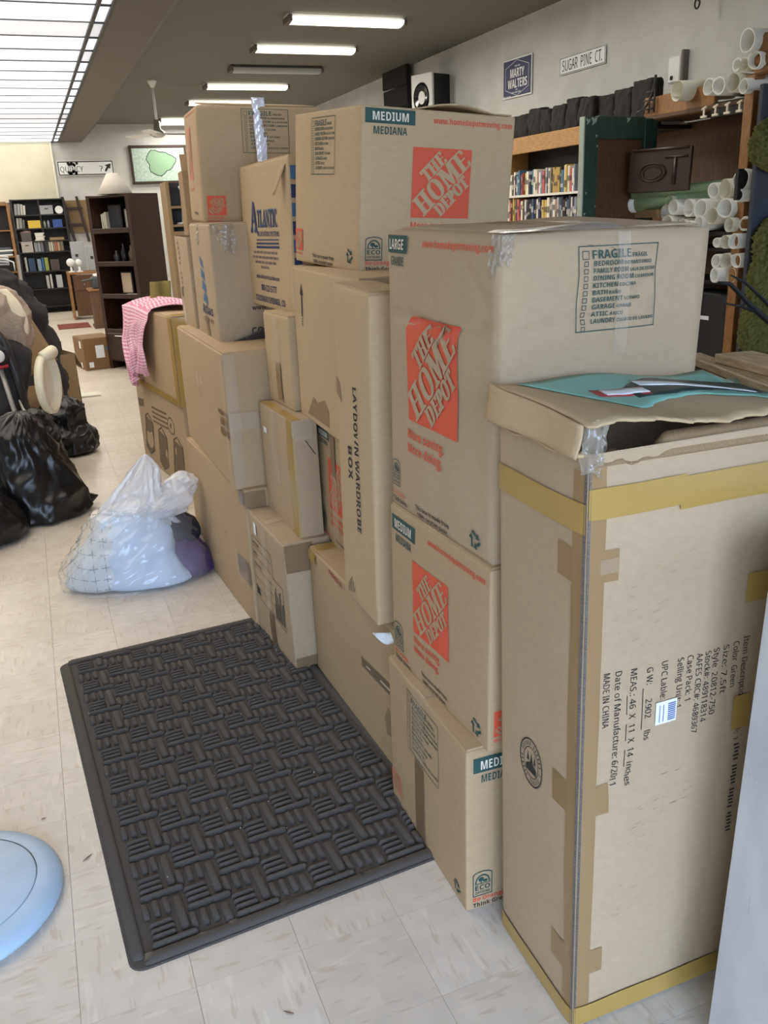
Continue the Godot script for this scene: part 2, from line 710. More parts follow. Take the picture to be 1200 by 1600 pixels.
func flat_text(text: String, f: Font) -> PackedVector2Array:
	var tm := TextMesh.new()
	tm.text = text
	tm.font = f
	tm.font_size = 32
	tm.pixel_size = 0.03
	tm.depth = 0.01
	tm.curve_step = 1.5
	tm.horizontal_alignment = HORIZONTAL_ALIGNMENT_LEFT
	var arr := tm.get_mesh_arrays()
	var out := PackedVector2Array()
	var v: PackedVector3Array = arr[Mesh.ARRAY_VERTEX]
	var n: PackedVector3Array = arr[Mesh.ARRAY_NORMAL]
	var idx = arr[Mesh.ARRAY_INDEX]
	if idx == null or idx.size() == 0:
		idx = range(v.size())
	for i in range(0, idx.size(), 3):
		if n[idx[i]].z > 0.5 and n[idx[i + 1]].z > 0.5:
			for k in 3:
				out.append(Vector2(v[idx[i + k]].x, v[idx[i + k]].y))
	return out


# lettering printed on a face; wide = total width in metres (0: natural)
func text(st: SurfaceTool, b: Dictionary, face: String, s: String, u: float, v: float, cap: float, wide := 0.0, ang := 0.0, font := "Droid Sans", weight := 700, lift := 0.0008, slant := 0.0) -> void:
	var l := lettering(s, font, weight)
	var sx: float = wide / l[1] if wide > 0.0 else cap
	var pts: PackedVector2Array = l[0]
	var ca := cos(deg_to_rad(ang))
	var sa := sin(deg_to_rad(ang))
	for i in range(0, pts.size(), 3):
		var q := []
		for k in 3:
			var p := Vector2(pts[i + k].x * sx + pts[i + k].y * cap * slant, pts[i + k].y * cap)
			q.append(Vector2(u + p.x * ca - p.y * sa, v + p.x * sa + p.y * ca))
		if (q[1] - q[0]).cross(q[2] - q[0]) < 0:
			q.reverse()
		tri(st, fp(b, face, q[0].x, q[0].y, lift), fp(b, face, q[1].x, q[1].y, lift), fp(b, face, q[2].x, q[2].y, lift))


# a scrap of clear tape that has come loose and crumpled
func crumple_tape(b: Dictionary, at: Vector3, across: Vector3, down: Vector3, sd: int) -> void:
	var out := across.cross(down).normalized() * -1.0
	var fn := func(s: float, t: float) -> Vector3: return at + across * s * (1.0 - 0.35 * t) + down * t * (1.0 + 0.1 * sin(s * 9.0 + sd)) + out * (0.003 * sin(s * 11.0 + sd * 2.0 + t * 6.0) + 0.002 * sin(t * 19.0 + sd) - 0.003)
	obj("loose_tape", sheet(fn, 16, 16, 0.0006), M.tape_crumple, b.n)


# print too blurred to read: a row of short strokes
func scribble(st: SurfaceTool, b: Dictionary, face: String, u: float, v: float, cap: float, wide: float, ang := 0.0) -> void:
	var x := 0.0
	var dir := Vector2.RIGHT.rotated(deg_to_rad(ang))
	var up := Vector2.UP.rotated(deg_to_rad(ang)) * -1.0
	var k := 0
	while x < wide:
		var a := Vector2(u, v) + dir * x
		if k % 7 != 5:
			line(st, b, face, [a + up * cap * (0.1 + 0.1 * (k % 3)), a + up * cap * (0.75 + 0.12 * (k % 2))], cap * 0.3)
		x += cap * 0.62
		k += 1


func store_logo(b: Dictionary, face: String, u: float, v: float, w: float, h := 0.0, key := "orange") -> void:
	h = w if h == 0.0 else h
	add_patch(ink(b, key), b, face, u, v, u + w, v + h, 0.0008, 0.03)
	var st := ink(b, "lettering")
	# the words run up the diagonal; letters lean the way the square's sides run
	var put := func(s: String, x: float, y: float, cap: float, wide: float) -> void:
		var l := lettering(s, "Droid Serif", 700)
		var pts: PackedVector2Array = l[0]
		for i in range(0, pts.size() * 3, 3):
			var q := []
			# three copies side by side make the heavy poster face
			var bold: float = (i / pts.size() - 1) * 0.011
			for k in 3:
				var px: float = pts[(i + k) % pts.size()].x * wide / l[1] + bold
				var py: float = pts[(i + k) % pts.size()].y * cap
				var d := Vector2(px - py, px + py) * 0.70711
				q.append(Vector2(clampf(u + (x + d.x) * w, u + 0.002, u + w - 0.002), clampf(v + (y + d.y) * h, v + 0.002, v + h - 0.002)))
			if (q[1] - q[0]).cross(q[2] - q[0]) < 0:
				q.reverse()
			tri(st, fp(b, face, q[0].x, q[0].y, 0.0015), fp(b, face, q[1].x, q[1].y, 0.0015), fp(b, face, q[2].x, q[2].y, 0.0015))
	put.call("HOME", 0.225, 0.02, 0.31, 1.1)
	put.call("THE", 0.26, 0.51, 0.2, 0.44)
	put.call("DEPOT", 0.51, 0.02, 0.19, 0.68)


func eco_badge(b: Dictionary, face: String, u: float, v: float, w: float, h: float) -> void:
	var st := ink(b, "green")
	var top := ring(u + w / 2, v + h * 0.86, w / 2, h * 0.14, 10, PI, 0.0)
	var frame := [Vector2(u, v)] + top + [Vector2(u + w, v), Vector2(u, v)]
	line(st, b, face, frame, w * 0.05)
	line(st, b, face, ring(u + w / 2, v + h * 0.55, w * 0.36, h * 0.3, 12, PI, 0.0), w * 0.07)
	poly(st, b, face, ring(u + w * 0.42, v + h * 0.68, w * 0.15, h * 0.09, 12).slice(0, 12))
	poly(st, b, face, ring(u + w * 0.64, v + h * 0.6, w * 0.13, h * 0.06, 12).slice(0, 12))
	line(st, b, face, [Vector2(u + w * 0.42, v + h * 0.5), Vector2(u + w * 0.42, v + h * 0.64)], w * 0.06)
	line(st, b, face, [Vector2(u + w * 0.08, v + h * 0.5), Vector2(u + w * 0.92, v + h * 0.5)], w * 0.04)
	text(st, b, face, "ECO", u + w * 0.1, v + h * 0.24, h * 0.2, w * 0.8)
	text(st, b, face, "OPTIONS", u + w * 0.1, v + h * 0.07, h * 0.11, w * 0.8)


func think(b: Dictionary, face: String, u: float, v: float, cap: float, wide: float, upper := "orange") -> void:
	text(ink(b, upper), b, face, "Be Orange.", u, v + cap * 1.45, cap, wide)
	text(ink(b, "black"), b, face, "Think Green.", u, v, cap, wide * 1.15)


func recycle(b: Dictionary, face: String, u: float, v: float, s: float) -> void:
	var st := ink(b, "green")
	for k in 3:
		var a := TAU * k / 3.0 + PI / 2
		var pts := []
		for q in [[0.30, 0.50], [0.50, 0.42], [0.42, -0.10], [0.62, -0.16], [0.30, -0.42], [0.12, -0.02], [0.26, -0.06], [0.28, 0.22]]:
			pts.append(Vector2(u, v) + Vector2(q[0], q[1]).rotated(a - 0.35) * s)
		poly(st, b, face, pts)


func size_badge(b: Dictionary, face: String, u: float, v: float, w: float, h: float, big: String, small: String) -> void:
	add_patch(ink(b, "green"), b, face, u, v, u + w, v + h, 0.0008, 0.03)
	text(ink(b, "white_ink"), b, face, big, u + w * 0.14, v + h * 0.2, h * 0.58, w * 0.72, 0.0, "Droid Sans", 700, 0.0015)
	text(ink(b, "green"), b, face, small, u + w * 0.16, v - h * 0.72, h * 0.52, w * 0.68)


const ROOMS := [["BEDROOM", "DORMITORIO"], ["FAMILY ROOM", "SALA DE ESTAR"], ["DINING ROOM", "COMEDOR"], ["KITCHEN", "COCINA"], ["BATH", "BAÑO"], ["BASEMENT", "SÓTANO"], ["GARAGE", "GARAJE"], ["ATTIC", "ÁTICO"], ["LAUNDRY", "CUARTO DE LAVADO"]]


# the tick list; the frame's four corners from the lower left, counter-clockwise
func fragile_list(b: Dictionary, face: String, u: float, v: float, w: float, h: float, key := "green") -> void:
	var st := ink(b, key)
	line(st, b, face, [Vector2(u, v), Vector2(u + w, v), Vector2(u + w, v + h), Vector2(u, v + h), Vector2(u, v)], 0.0018)
	var row := h / 11.6
	var box := func(x: float, y: float, s: float) -> void:
		line(st, b, face, [Vector2(x, y), Vector2(x + s, y), Vector2(x + s, y + s), Vector2(x, y + s), Vector2(x, y)], 0.0013)
	var y := v + h - row * 1.7
	box.call(u + w * 0.04, y, row * 1.05)
	text(st, b, face, "FRAGILE", u + w * 0.155, y, row * 1.15, w * 0.49)
	text(st, b, face, "FRÁGIL", u + w * 0.67, y, row * 0.55, w * 0.2)
	y -= row * 0.95
	for r in ROOMS:
		box.call(u + w * 0.06, y, row * 0.6)
		var l := lettering(r[0])
		var r1: float = l[1] * w * 0.055
		var r2: float = lettering(r[1])[1] * w * 0.042
		var fit := minf(1.0, w * 0.79 / (r1 + r2))
		var wide := r1 * fit
		text(st, b, face, r[0], u + w * 0.17, y, row * 0.66, wide)
		text(st, b, face, r[1], u + w * 0.19 + wide, y, row * 0.48, r2 * fit)
		y -= row * 0.99
	box.call(u + w * 0.06, y, row * 0.6)
	line(st, b, face, [Vector2(u + w * 0.17, y), Vector2(u + w * 0.55, y)], 0.0015)


func build_boxes() -> void:
	var b: Dictionary
	# the stack of three moving boxes next to the tall carton
	b = carton("moving_box", "medium moving box on the floor at the bottom of the stack of three moving boxes", Vector3(0.688, 0, -1.376), -1.2, Vector3(0.457, 0.424, 0.456), {"tilt": Vector2(0.3, -0.45), "cat": "moving box", "bulge": 0.002})
	fragile_list(b, "a", 0.128, 0.235, 0.185, 0.165)
	store_logo(b, "a", 0.004, 0.035, 0.064, 0.06, "faded")
	recycle(b, "a", 0.41, 0.035, 0.03)
	size_badge(b, "f", 0.016, 0.368, 0.12, 0.037, "MEDIUM", "MEDIANA")
	eco_badge(b, "f", 0.016, 0.038, 0.046, 0.066)
	think(b, "f", 0.016, 0.006, 0.0115, 0.085)
	tape(b, M.tape_kraft, [["a", 0.172, 0.0, 0.226, 0.235]], "brown_tape")
	tape(b, M.tape_clear, [["a", 0.178, 0.235, 0.238, 0.422], ["t", 0.0, 0.22, 0.2, 0.28]], "clear_tape", 0.003)
	finish(b)
	b = carton("moving_box", "medium moving box in the middle of the stack of three moving boxes", Vector3(0.732, 0.426, -1.352), 2.0, Vector3(0.457, 0.414, 0.473), {"tilt": Vector2(0.5, -0.8), "cat": "moving box", "bulge": 0.004})
	size_badge(b, "a", 0.012, 0.356, 0.13, 0.038, "MEDIUM", "MEDIANA")
	text(ink(b, "orange"), b, "a", "www.homedepotmoving.com", 0.205, 0.378, 0.0135, 0.25)
	store_logo(b, "a", 0.13, 0.13, 0.172, 0.183)
	text(ink(b, "orange"), b, "a", "More saving.", 0.131, 0.102, 0.0165, 0.132)
	text(ink(b, "orange"), b, "a", "More doing.", 0.131, 0.076, 0.0165, 0.125)
	eco_badge(b, "a", 0.014, 0.04, 0.05, 0.07)
	think(b, "a", 0.015, 0.006, 0.011, 0.08)
	text(ink(b, "black"), b, "a", "This box is made from", 0.165, 0.027, 0.0105, 0.13)
	text(ink(b, "black"), b, "a", "100% recycled paper.", 0.17, 0.01, 0.0105, 0.12)
	recycle(b, "a", 0.425, 0.035, 0.034)
	store_logo(b, "f", 0.012, 0.035, 0.07, 0.062)
	text(ink(b, "orange"), b, "f", "More saving.", 0.012, 0.022, 0.008, 0.06)
	finish(b)
	b = carton("moving_box", "large creased moving box on top of the stack of three moving boxes", Vector3(0.749, 0.838, -1.361), 3.1, Vector3(0.474, 0.622, 0.452), {"tilt": Vector2(1.4, -0.7), "cat": "moving box", "bulge": 0.009, "wave": 0.007, "cell": 0.011, "lift": 3.0, "mat": M.card_grey, "flaps": false,
		"creases": [["a", Vector2(0.0, 0.445), Vector2(0.13, 0.45), 0.006, 0.008], ["a", Vector2(0.11, 0.449), Vector2(0.25, 0.436), 0.012, 0.012], ["a", Vector2(0.24, 0.436), Vector2(0.45, 0.468), 0.008, 0.009], ["a", Vector2(0.3, 0.6), Vector2(0.42, 0.5), 0.004, 0.01], ["f", Vector2(0.0, 0.44), Vector2(0.18, 0.475), 0.006, 0.01], ["f", Vector2(0.05, 0.62), Vector2(0.16, 0.5), 0.005, 0.014], ["f", Vector2(0.30, 0.5), Vector2(0.42, 0.622), 0.005, 0.014], ["f", Vector2(0.2, 0.66), Vector2(0.32, 0.64), 0.012, 0.05]]})
	size_badge(b, "a", 0.009, 0.578, 0.094, 0.036, "LARGE", "GRANDE")
	text(ink(b, "orange"), b, "a", "www.homedepotmoving.com", 0.17, 0.594, 0.0135, 0.265)
	store_logo(b, "a", 0.103, 0.228, 0.222, 0.226)
	text(ink(b, "orange"), b, "a", "More saving.", 0.1, 0.186, 0.021, 0.168)
	text(ink(b, "orange"), b, "a", "More doing.", 0.1, 0.153, 0.021, 0.16)
	eco_badge(b, "a", 0.013, 0.054, 0.038, 0.062)
	think(b, "a", 0.013, 0.013, 0.012, 0.066, "faded")
	text(ink(b, "black"), b, "a", "This box is made from", 0.135, 0.027, 0.0105, 0.15)
	text(ink(b, "black"), b, "a", "100% recycled paper.", 0.14, 0.01, 0.0105, 0.14)
	recycle(b, "a", 0.39, 0.04, 0.034)
	fragile_list(b, "f", 0.16, 0.447, 0.185, 0.151)
	tape(b, M.tape_pale, [["t", 0.0, 0.0, 0.26, 0.05], ["t", 0.2, 0.0, 0.27, 0.45]], "clear_tape", 0.002)
	crumple_tape(b, Vector3(-0.004, 0.625, -0.03), Vector3(0.0, 0.0, 0.034), Vector3(-0.003, -0.07, 0.0), 5)
	crumple_tape(b, Vector3(0.0, 0.625, 0.004), Vector3(0.03, 0, 0.002), Vector3(-0.005, -0.05, 0.003), 6)
	crumple_tape(b, Vector3(0.16, 0.632, -0.03), Vector3(0.12, -0.012, 0.0), Vector3(0.02, -0.03, 0.036), 7)
	tape(b, M.tape_clear, [["f", 0.245, 0.4, 0.275, 0.622]], "clear_tape", 0.0025)
	var flap := sheet(func(s: float, t: float) -> Vector3: return Vector3(0.02 + 0.45 * s, 0.626 + 0.010 * t * s + 0.002 * sin(s * 9.0), -0.03 - 0.39 * t), 12, 8, 0.004)
	obj("top_flap", flap, b.mat, b.n)
	finish(b)

	# flat wardrobe carton leaning on end
	b = carton("wardrobe_box", "tall narrow laydown wardrobe box standing on end beside the large moving box", Vector3(0.713, 0.466, -1.929), 1.7, Vector3(0.104, 0.865, 0.236), {"tilt": Vector2(3.0, 0.0), "bulge": 0.006, "wave": 0.006, "mat": M.card_pale, "creases": [["a", Vector2(0, 0.488), Vector2(0.236, 0.494), 0.004, 0.006], ["a", Vector2(0, 0.118), Vector2(0.236, 0.138), 0.004, 0.006], ["a", Vector2(0, 0.74), Vector2(0.16, 0.71), 0.005, 0.012], ["f", Vector2(0, 0.13), Vector2(0.1, 0.13), 0.003, 0.006], ["f", Vector2(0, 0.49), Vector2(0.1, 0.49), 0.004, 0.006], ["f", Vector2(0, 0.3), Vector2(0.1, 0.3), 0.003, 0.006], ["f", Vector2(0, 0.4), Vector2(0.1, 0.4), 0.003, 0.006]]})
	text(ink(b, "black"), b, "a", "LAYDOWN WARDROBE", 0.124, 0.628, 0.026, 0.395, -90.0, "Droid Sans", 700, 0.001, -0.1)
	text(ink(b, "black"), b, "a", "BOX", 0.078, 0.462, 0.026, 0.092, -90.0, "Droid Sans", 700, 0.001, -0.1)
	var g := ink(b, "grey_ink")
	for k in 5:
		line(g, b, "a", [Vector2(0.04 + k * 0.012, 0.02 + k * 0.004), Vector2(0.05 + k * 0.01, 0.075 - absf(k - 2.0) * 0.012)], 0.004)
	poly(ink(b, "stain"), b, "a", [Vector2(0.004, 0.59), Vector2(0.045, 0.57), Vector2(0.03, 0.62), Vector2(0.005, 0.635)])
	finish(b)
	var scrap := sheet(func(s: float, t: float) -> Vector3: return Vector3(0.695 + 0.07 * s, 0.452 - 0.03 * t * sin(PI * s) - 0.006 * s, -1.925 + 0.012 * t + 0.02 * s), 10, 4, 0.001)
	tag(obj("paper_scrap", scrap, M.white_plastic), "torn white scrap sticking out under the wardrobe box's lower end", "paper scrap")

	# plain floor carton under the wardrobe box
	b = carton("floor_carton", "wide plain carton on the floor under the wardrobe box, red lettering at its edge", Vector3(0.745, 0, -1.86), 1.7, Vector3(0.5, 0.462, 0.727), {"bulge": 0.006, "creases": [["a", Vector2(0.0, 0.42), Vector2(0.727, 0.43), 0.004, 0.012]]})
	tape(b, M.tape_yellow, [["a", 0.0, 0.425, 0.075, 0.462], ["t", 0.0, 0.66, 0.12, 0.727]], "yellow_tape", 0.0035)
	text(ink(b, "red_ink"), b, "a", "FRAGILE", 0.20, 0.44, 0.016, 0.11, -3.0)
	poly(ink(b, "grey_ink"), b, "a", [Vector2(0.46, 0.243), Vector2(0.7, 0.247), Vector2(0.7, 0.285), Vector2(0.46, 0.275)])
	line(ink(b, "white_ink"), b, "a", [Vector2(0.5, 0.26), Vector2(0.7, 0.265)], 0.004, 0.0014)
	poly(ink(b, "stain"), b, "a", [Vector2(0.62, 0.1), Vector2(0.66, 0.11), Vector2(0.68, 0.19), Vector2(0.64, 0.2), Vector2(0.61, 0.15)])
	finish(b)

	# shipping-form carton on the floor
	b = carton("shipping_carton", "taped floor carton printed with a black form, beside the mat's far right corner", Vector3(0.65, 0, -2.6), 4.6, Vector3(0.4, 0.47, 0.41), {"bulge": 0.006, "mat": M.card_grey, "push": [[Vector3(0, 1, 0), Vector3(-0.012, 0.006, 0)], [Vector3(0, 1, 1), Vector3(0, 0.014, 0)]]})
	g = ink(b, "black")
	line(g, b, "a", [Vector2(0.03, 0.15), Vector2(0.36, 0.13), Vector2(0.36, 0.295), Vector2(0.26, 0.3), Vector2(0.26, 0.385), Vector2(0.03, 0.385), Vector2(0.03, 0.15)], 0.0025)
	for k in 5:
		line(g, b, "a", [Vector2(0.035, 0.19 + k * 0.04), Vector2(0.25, 0.188 + k * 0.04)], 0.0018)
	for k in 9:
		line(g, b, "a", [Vector2(0.255 + k * 0.0115, 0.145), Vector2(0.262 + k * 0.0115, 0.2 + 0.07 * absf(sin(k * 2.3)))], 0.005)
	for k in 3:
		scribble(g, b, "a", 0.04, 0.357 - k * 0.04, 0.012, [0.07, 0.05, 0.09][k])
	poly(g, b, "a", [Vector2(0.04, 0.16), Vector2(0.09, 0.16), Vector2(0.08, 0.19), Vector2(0.04, 0.195)])
	tape(b, M.tape_kraft, [["a", 0.175, 0.0, 0.225, 0.15], ["f", 0.0, 0.37, 0.1, 0.47], ["f", 0.0, 0.0, 0.1, 0.05]], "brown_tape", 0.0022)
	tape(b, M.tape_clear, [["a", 0.175, 0.15, 0.235, 0.468], ["t", 0.0, 0.17, 0.38, 0.24]], "clear_tape", 0.0045)
	tape(b, M.label_white, [["a", 0.075, 0.405, 0.105, 0.45]], "white_label", 0.002)
	finish(b)

	# thin framed-picture carton with yellow tape
	b = carton("picture_carton", "thin upright carton edged with yellow tape, on the carton printed with a form", Vector3(0.707, 0.472, -2.63), 1.8, Vector3(0.088, 0.416, 0.371), {"bulge": 0.002, "flaps": false, "mat": M.card_grey})
	tape(b, M.tape_yellow, [["a", 0.318, 0.0, 0.371, 0.416], ["f", 0.0, 0.0, 0.006, 0.416], ["a", 0.0, 0.0, 0.33, 0.008], ["t", 0.0, 0.0, 0.03, 0.371]], "yellow_tape")
	tape(b, M.tape_clear, [["a", 0.15, 0.16, 0.21, 0.414], ["t", 0.0, 0.14, 0.088, 0.23], ["f", 0.0, 0.35, 0.07, 0.414]], "clear_tape", 0.0026)
	tape(b, M.label_white, [["a", 0.045, 0.315, 0.085, 0.335]], "white_label", 0.002)
	line(ink(b, "black"), b, "f", [Vector2(0.045, 0.345), Vector2(0.075, 0.295)], 0.003)
	for k in 3:
		line(ink(b, "black"), b, "a", [Vector2(0.04 + k * 0.006, 0.09 - k * 0.012), Vector2(0.046 + k * 0.006, 0.083 - k * 0.012)], 0.003)
	finish(b)

	# half-hidden moving box behind the wardrobe box
	b = carton("moving_box", "medium moving box half hidden behind the wardrobe box, brown tape down its side", Vector3(0.793, 0.464, -2.25), -1.9, Vector3(0.457, 0.412, 0.43), {"tilt": Vector2(-0.6, -0.4), "cat": "moving box"})
	size_badge(b, "a", 0.012, 0.366, 0.135, 0.03, "MEDIUM", "MEDIANA")
	store_logo(b, "a", 0.12, 0.138, 0.17, 0.17)
	text(ink(b, "orange"), b, "a", "More saving.", 0.122, 0.107, 0.016, 0.13)
	text(ink(b, "orange"), b, "a", "More doing.", 0.122, 0.082, 0.016, 0.125)
	eco_badge(b, "a", 0.015, 0.045, 0.045, 0.07)
	think(b, "a", 0.015, 0.008, 0.011, 0.08)
	text(ink(b, "black"), b, "a", "This box is made from", 0.16, 0.03, 0.0105, 0.13)
	tape(b, M.tape_kraft, [["a", 0.165, 0.26, 0.215, 0.412]], "brown_tape", 0.0022)
	tape(b, M.tape_clear, [["a", 0.16, 0.0, 0.22, 0.26]], "clear_tape", 0.003)
	finish(b)

	# plain carton with an arrow
	b = carton("arrow_carton", "plain carton with a black up arrow, next to the wardrobe box's upper end", Vector3(0.757, 0.882, -2.079), -1.5, Vector3(0.5, 0.474, 0.655), {"tilt": Vector2(0.4, -0.5), "bulge": 0.005, "mat": M.card_pale, "push": [[Vector3(0, 1, 0), Vector3(0, -0.006, 0)]]})
	g = ink(b, "black")
	poly(g, b, "a", [Vector2(0.098, 0.33), Vector2(0.112, 0.33), Vector2(0.112, 0.395), Vector2(0.124, 0.395), Vector2(0.105, 0.43), Vector2(0.086, 0.395), Vector2(0.098, 0.395)])
	text(g, b, "a", "UP", 0.098, 0.325, 0.014, 0.026, -90.0)
	poly(ink(b, "stain"), b, "a", [Vector2(0.1, 0.02), Vector2(0.34, 0.022), Vector2(0.345, 0.075), Vector2(0.3, 0.1), Vector2(0.22, 0.075), Vector2(0.18, 0.09)])
	tape(b, M.tape_clear, [["a", 0.0, 0.28, 0.035, 0.474], ["t", 0.0, 0.56, 0.2, 0.64]], "clear_tape", 0.0036)
	finish(b)
	b = carton("small_carton", "small plain taped carton squeezed under the lettered blue carton", Vector3(0.756, 0.89, -2.75), 2.8, Vector3(0.4, 0.31, 0.27), {"bulge": 0.003, "mat": M.card_pale})
	tape(b, M.tape_clear, [["a", 0.12, 0.12, 0.175, 0.308], ["t", 0.0, 0.1, 0.4, 0.16]], "clear_tape", 0.004)
	tape(b, M.tape_brown, [["a", 0.12, 0.02, 0.17, 0.15]], "brown_tape", 0.0024)
	finish(b)

	# top medium moving box, skewed
	b = carton("moving_box", "topmost medium moving box standing on the carton with the up arrow", Vector3(0.84, 1.356, -2.285), 6.2, Vector3(0.49, 0.42, 0.442), {"tilt": Vector2(3.2, -3.0), "cat": "moving box", "bulge": 0.004, "mat": M.card_pale, "flaps": false})
	fragile_list(b, "a", 0.131, 0.253, 0.158, 0.15)
	store_logo(b, "a", 0.004, 0.034, 0.062, 0.063)
	text(ink(b, "orange"), b, "a", "More saving.", 0.005, 0.022, 0.008, 0.055)
	text(ink(b, "black"), b, "a", "This box is made from", 0.135, 0.02, 0.0105, 0.15)
	text(ink(b, "black"), b, "a", "100% recycled paper.", 0.14, 0.004, 0.0105, 0.14)
	recycle(b, "a", 0.39, 0.04, 0.034)
	size_badge(b, "f", 0.01, 0.379, 0.15, 0.036, "MEDIUM", "MEDIANA")
	text(ink(b, "orange"), b, "f", "www.homedepotmoving.com", 0.217, 0.388, 0.0145, 0.262)
	store_logo(b, "f", 0.157, 0.146, 0.188, 0.181)
	text(ink(b, "orange"), b, "f", "More saving.", 0.157, 0.117, 0.0175, 0.14)
	eco_badge(b, "f", 0.019, 0.034, 0.05, 0.06)
	think(b, "f", 0.019, 0.004, 0.0115, 0.09)
	var fl := sheet(func(s: float, t: float) -> Vector3: return Vector3(0.18 + 0.3 * s, 0.424 + 0.016 * sin(PI * minf(1.0, s * 1.3)) * (1.0 - t), -0.006 - 0.2 * t), 10, 6, 0.004)
	obj("top_flap", fl, b.mat, b.n)
	finish(b)

	# blue lettered relocation carton
	b = carton("relocation_carton", "tilted tan carton with large blue lettering, high in the middle of the pile", Vector3(0.804, 1.2, -2.813), 3.0, Vector3(0.4, 0.482, 0.555), {"tilt": Vector2(0.8, -1.2), "bulge": 0.006, "mat": M.card_pale, "push": [[Vector3(0, 1, 0), Vector3(0, 0.012, 0)]]})
	g = ink(b, "navy_ink")
	text(ink(b, "blue_ink"), b, "a", "A", 0.115, 0.262, 0.1, 0.085, 0.0, "Droid Serif")
	text(g, b, "a", "A", 0.122, 0.257, 0.1, 0.085, 0.0, "Droid Serif", 700, 0.0014)
	text(ink(b, "blue_ink"), b, "a", "TLANTIC", 0.2, 0.278, 0.055, 0.225, 0.0, "Droid Serif")
	text(g, b, "a", "TLANTIC", 0.205, 0.274, 0.055, 0.225, 0.0, "Droid Serif", 700, 0.0014)
	text(g, b, "a", "RELOCATION SYSTEMS", 0.2, 0.245, 0.016, 0.24)
	for k in 3:
		line(g, b, "a", [Vector2(0.19, 0.232 - k * 0.012), Vector2(0.43, 0.234 - k * 0.012)], 0.004 + 0.002 * k)
	for k in 4:
		scribble(g, b, "a", 0.13 + [0.02, 0.0, 0.03, 0.09][k], 0.186 - k * 0.017, 0.0095, [0.26, 0.29, 0.23, 0.1][k])
	text(g, b, "a", "www.atlanticrelocation.com", 0.15, 0.1, 0.014, 0.27)
	text(g, b, "a", "800-522-5777", 0.2, 0.058, 0.022, 0.18)
	text(g, b, "a", "COLORADO SPRINGS, CO", 0.12, 0.018, 0.022, 0.34)
	tape(b, M.tape_pale, [["a", 0.0, 0.34, 0.012, 0.45], ["a", 0.0, 0.0, 0.012, 0.1]], "clear_tape")
	for k in 6:
		tape(b, M.blue_ink if k % 2 else M.navy_ink, [["f", 0.004, 0.14 + k * 0.055, 0.03, 0.18 + k * 0.055]], "striped_tape_block")
	var tear := sheet(func(s: float, t: float) -> Vector3: return Vector3(-0.004 - 0.03 * t, 0.47 - 0.09 * t, -0.07 + 0.05 * s * (1.0 - t * 0.7)), 4, 6, 0.003)
	obj("torn_flap", tear, M.card, b.n)
	finish(b)

	# left end of the pile
	b = carton("flat_carton", "long plain carton on the floor beside the clear plastic bag", Vector3(0.606, 0, -3.01), 3.0, Vector3(0.5, 0.555, 0.96), {"tilt": Vector2(0.2, -0.3), "bulge": 0.006, "mat": M.card})
	tape(b, M.tape_kraft, [["a", 0.9, 0.5, 0.96, 0.555], ["f", 0.0, 0.49, 0.08, 0.555]], "brown_tape", 0.003)
	tape(b, M.tape_kraft, [["a", 0.8, 0.17, 0.95, 0.26]], "brown_tape", 0.0022)
	tape(b, M.tape_clear, [["a", 0.78, 0.15, 0.93, 0.28], ["t", 0.0, 0.5, 0.4, 0.56]], "clear_tape", 0.0042)
	line(ink(b, "black"), b, "a", [Vector2(0.62, 0.29), Vector2(0.625, 0.268)], 0.004)
	finish(b)
	b = carton("big_carton", "big plain carton with clear tape round its middle, on the long floor carton", Vector3(0.585, 0.557, -3.044), 0.2, Vector3(0.55, 0.505, 0.966), {"bulge": 0.007, "mat": M.card, "tilt": Vector2(0.3, 0.0), "creases": [["f", Vector2(0.0, 0.254), Vector2(0.55, 0.246), 0.004, 0.004]]})
	tape(b, M.tape_kraft, [["a", 0.85, 0.195, 0.966, 0.222], ["a", 0.86, 0.235, 0.966, 0.262], ["a", 0.84, 0.275, 0.966, 0.29]], "brown_tape", 0.0022)
	tape(b, M.tape_clear, [["a", 0.93, 0.0, 0.966, 0.505], ["f", 0.0, 0.0, 0.045, 0.505], ["f", 0.0, 0.225, 0.5, 0.29]], "clear_tape", 0.0036)
	line(ink(b, "white_ink"), b, "a", [Vector2(0.44, 0.36), Vector2(0.45, 0.315)], 0.006)
	line(ink(b, "white_ink"), b, "a", [Vector2(0.52, 0.355), Vector2(0.53, 0.33)], 0.006)
	line(ink(b, "black"), b, "a", [Vector2(0.475, 0.3), Vector2(0.48, 0.275)], 0.004)
	finish(b)
	b = carton("taped_carton", "taped carton with a blue mark, on the big plain carton wrapped in clear tape", Vector3(0.636, 1.063, -3.307), -0.2, Vector3(0.47, 0.435, 0.423), {"bulge": 0.004, "mat": M.card_grey, "tilt": Vector2(0.7, -0.2), "creases": [["f", Vector2(0.06, 0.0), Vector2(0.02, 0.43), 0.003, 0.006]]})
	for k in 4:
		poly(ink(b, "blue_ink"), b, "a", [Vector2(0.17 + k * 0.02, 0.32 - k * 0.045), Vector2(0.24 + k * 0.015, 0.3 - k * 0.045), Vector2(0.25 + k * 0.01, 0.27 - k * 0.045), Vector2(0.19, 0.285 - k * 0.045)])
	text(ink(b, "navy_ink"), b, "a", "Atlas", 0.16, 0.098, 0.036, 0.2)
	scribble(ink(b, "grey_ink"), b, "a", 0.17, 0.068, 0.016, 0.19)
	text(ink(b, "black"), b, "f", "www.", 0.135, 0.12, 0.016, 0.06)
	text(ink(b, "black"), b, "f", "COL", 0.128, 0.026, 0.028, 0.066)
	crumple_tape(b, Vector3(0.005, 0.435, 0.004), Vector3(0.085, 0, 0.004), Vector3(0.045, -0.1, 0.004), 3)
	crumple_tape(b, Vector3(-0.004, 0.437, -0.25), Vector3(0, 0, 0.05), Vector3(-0.004, -0.07, 0.0), 4)
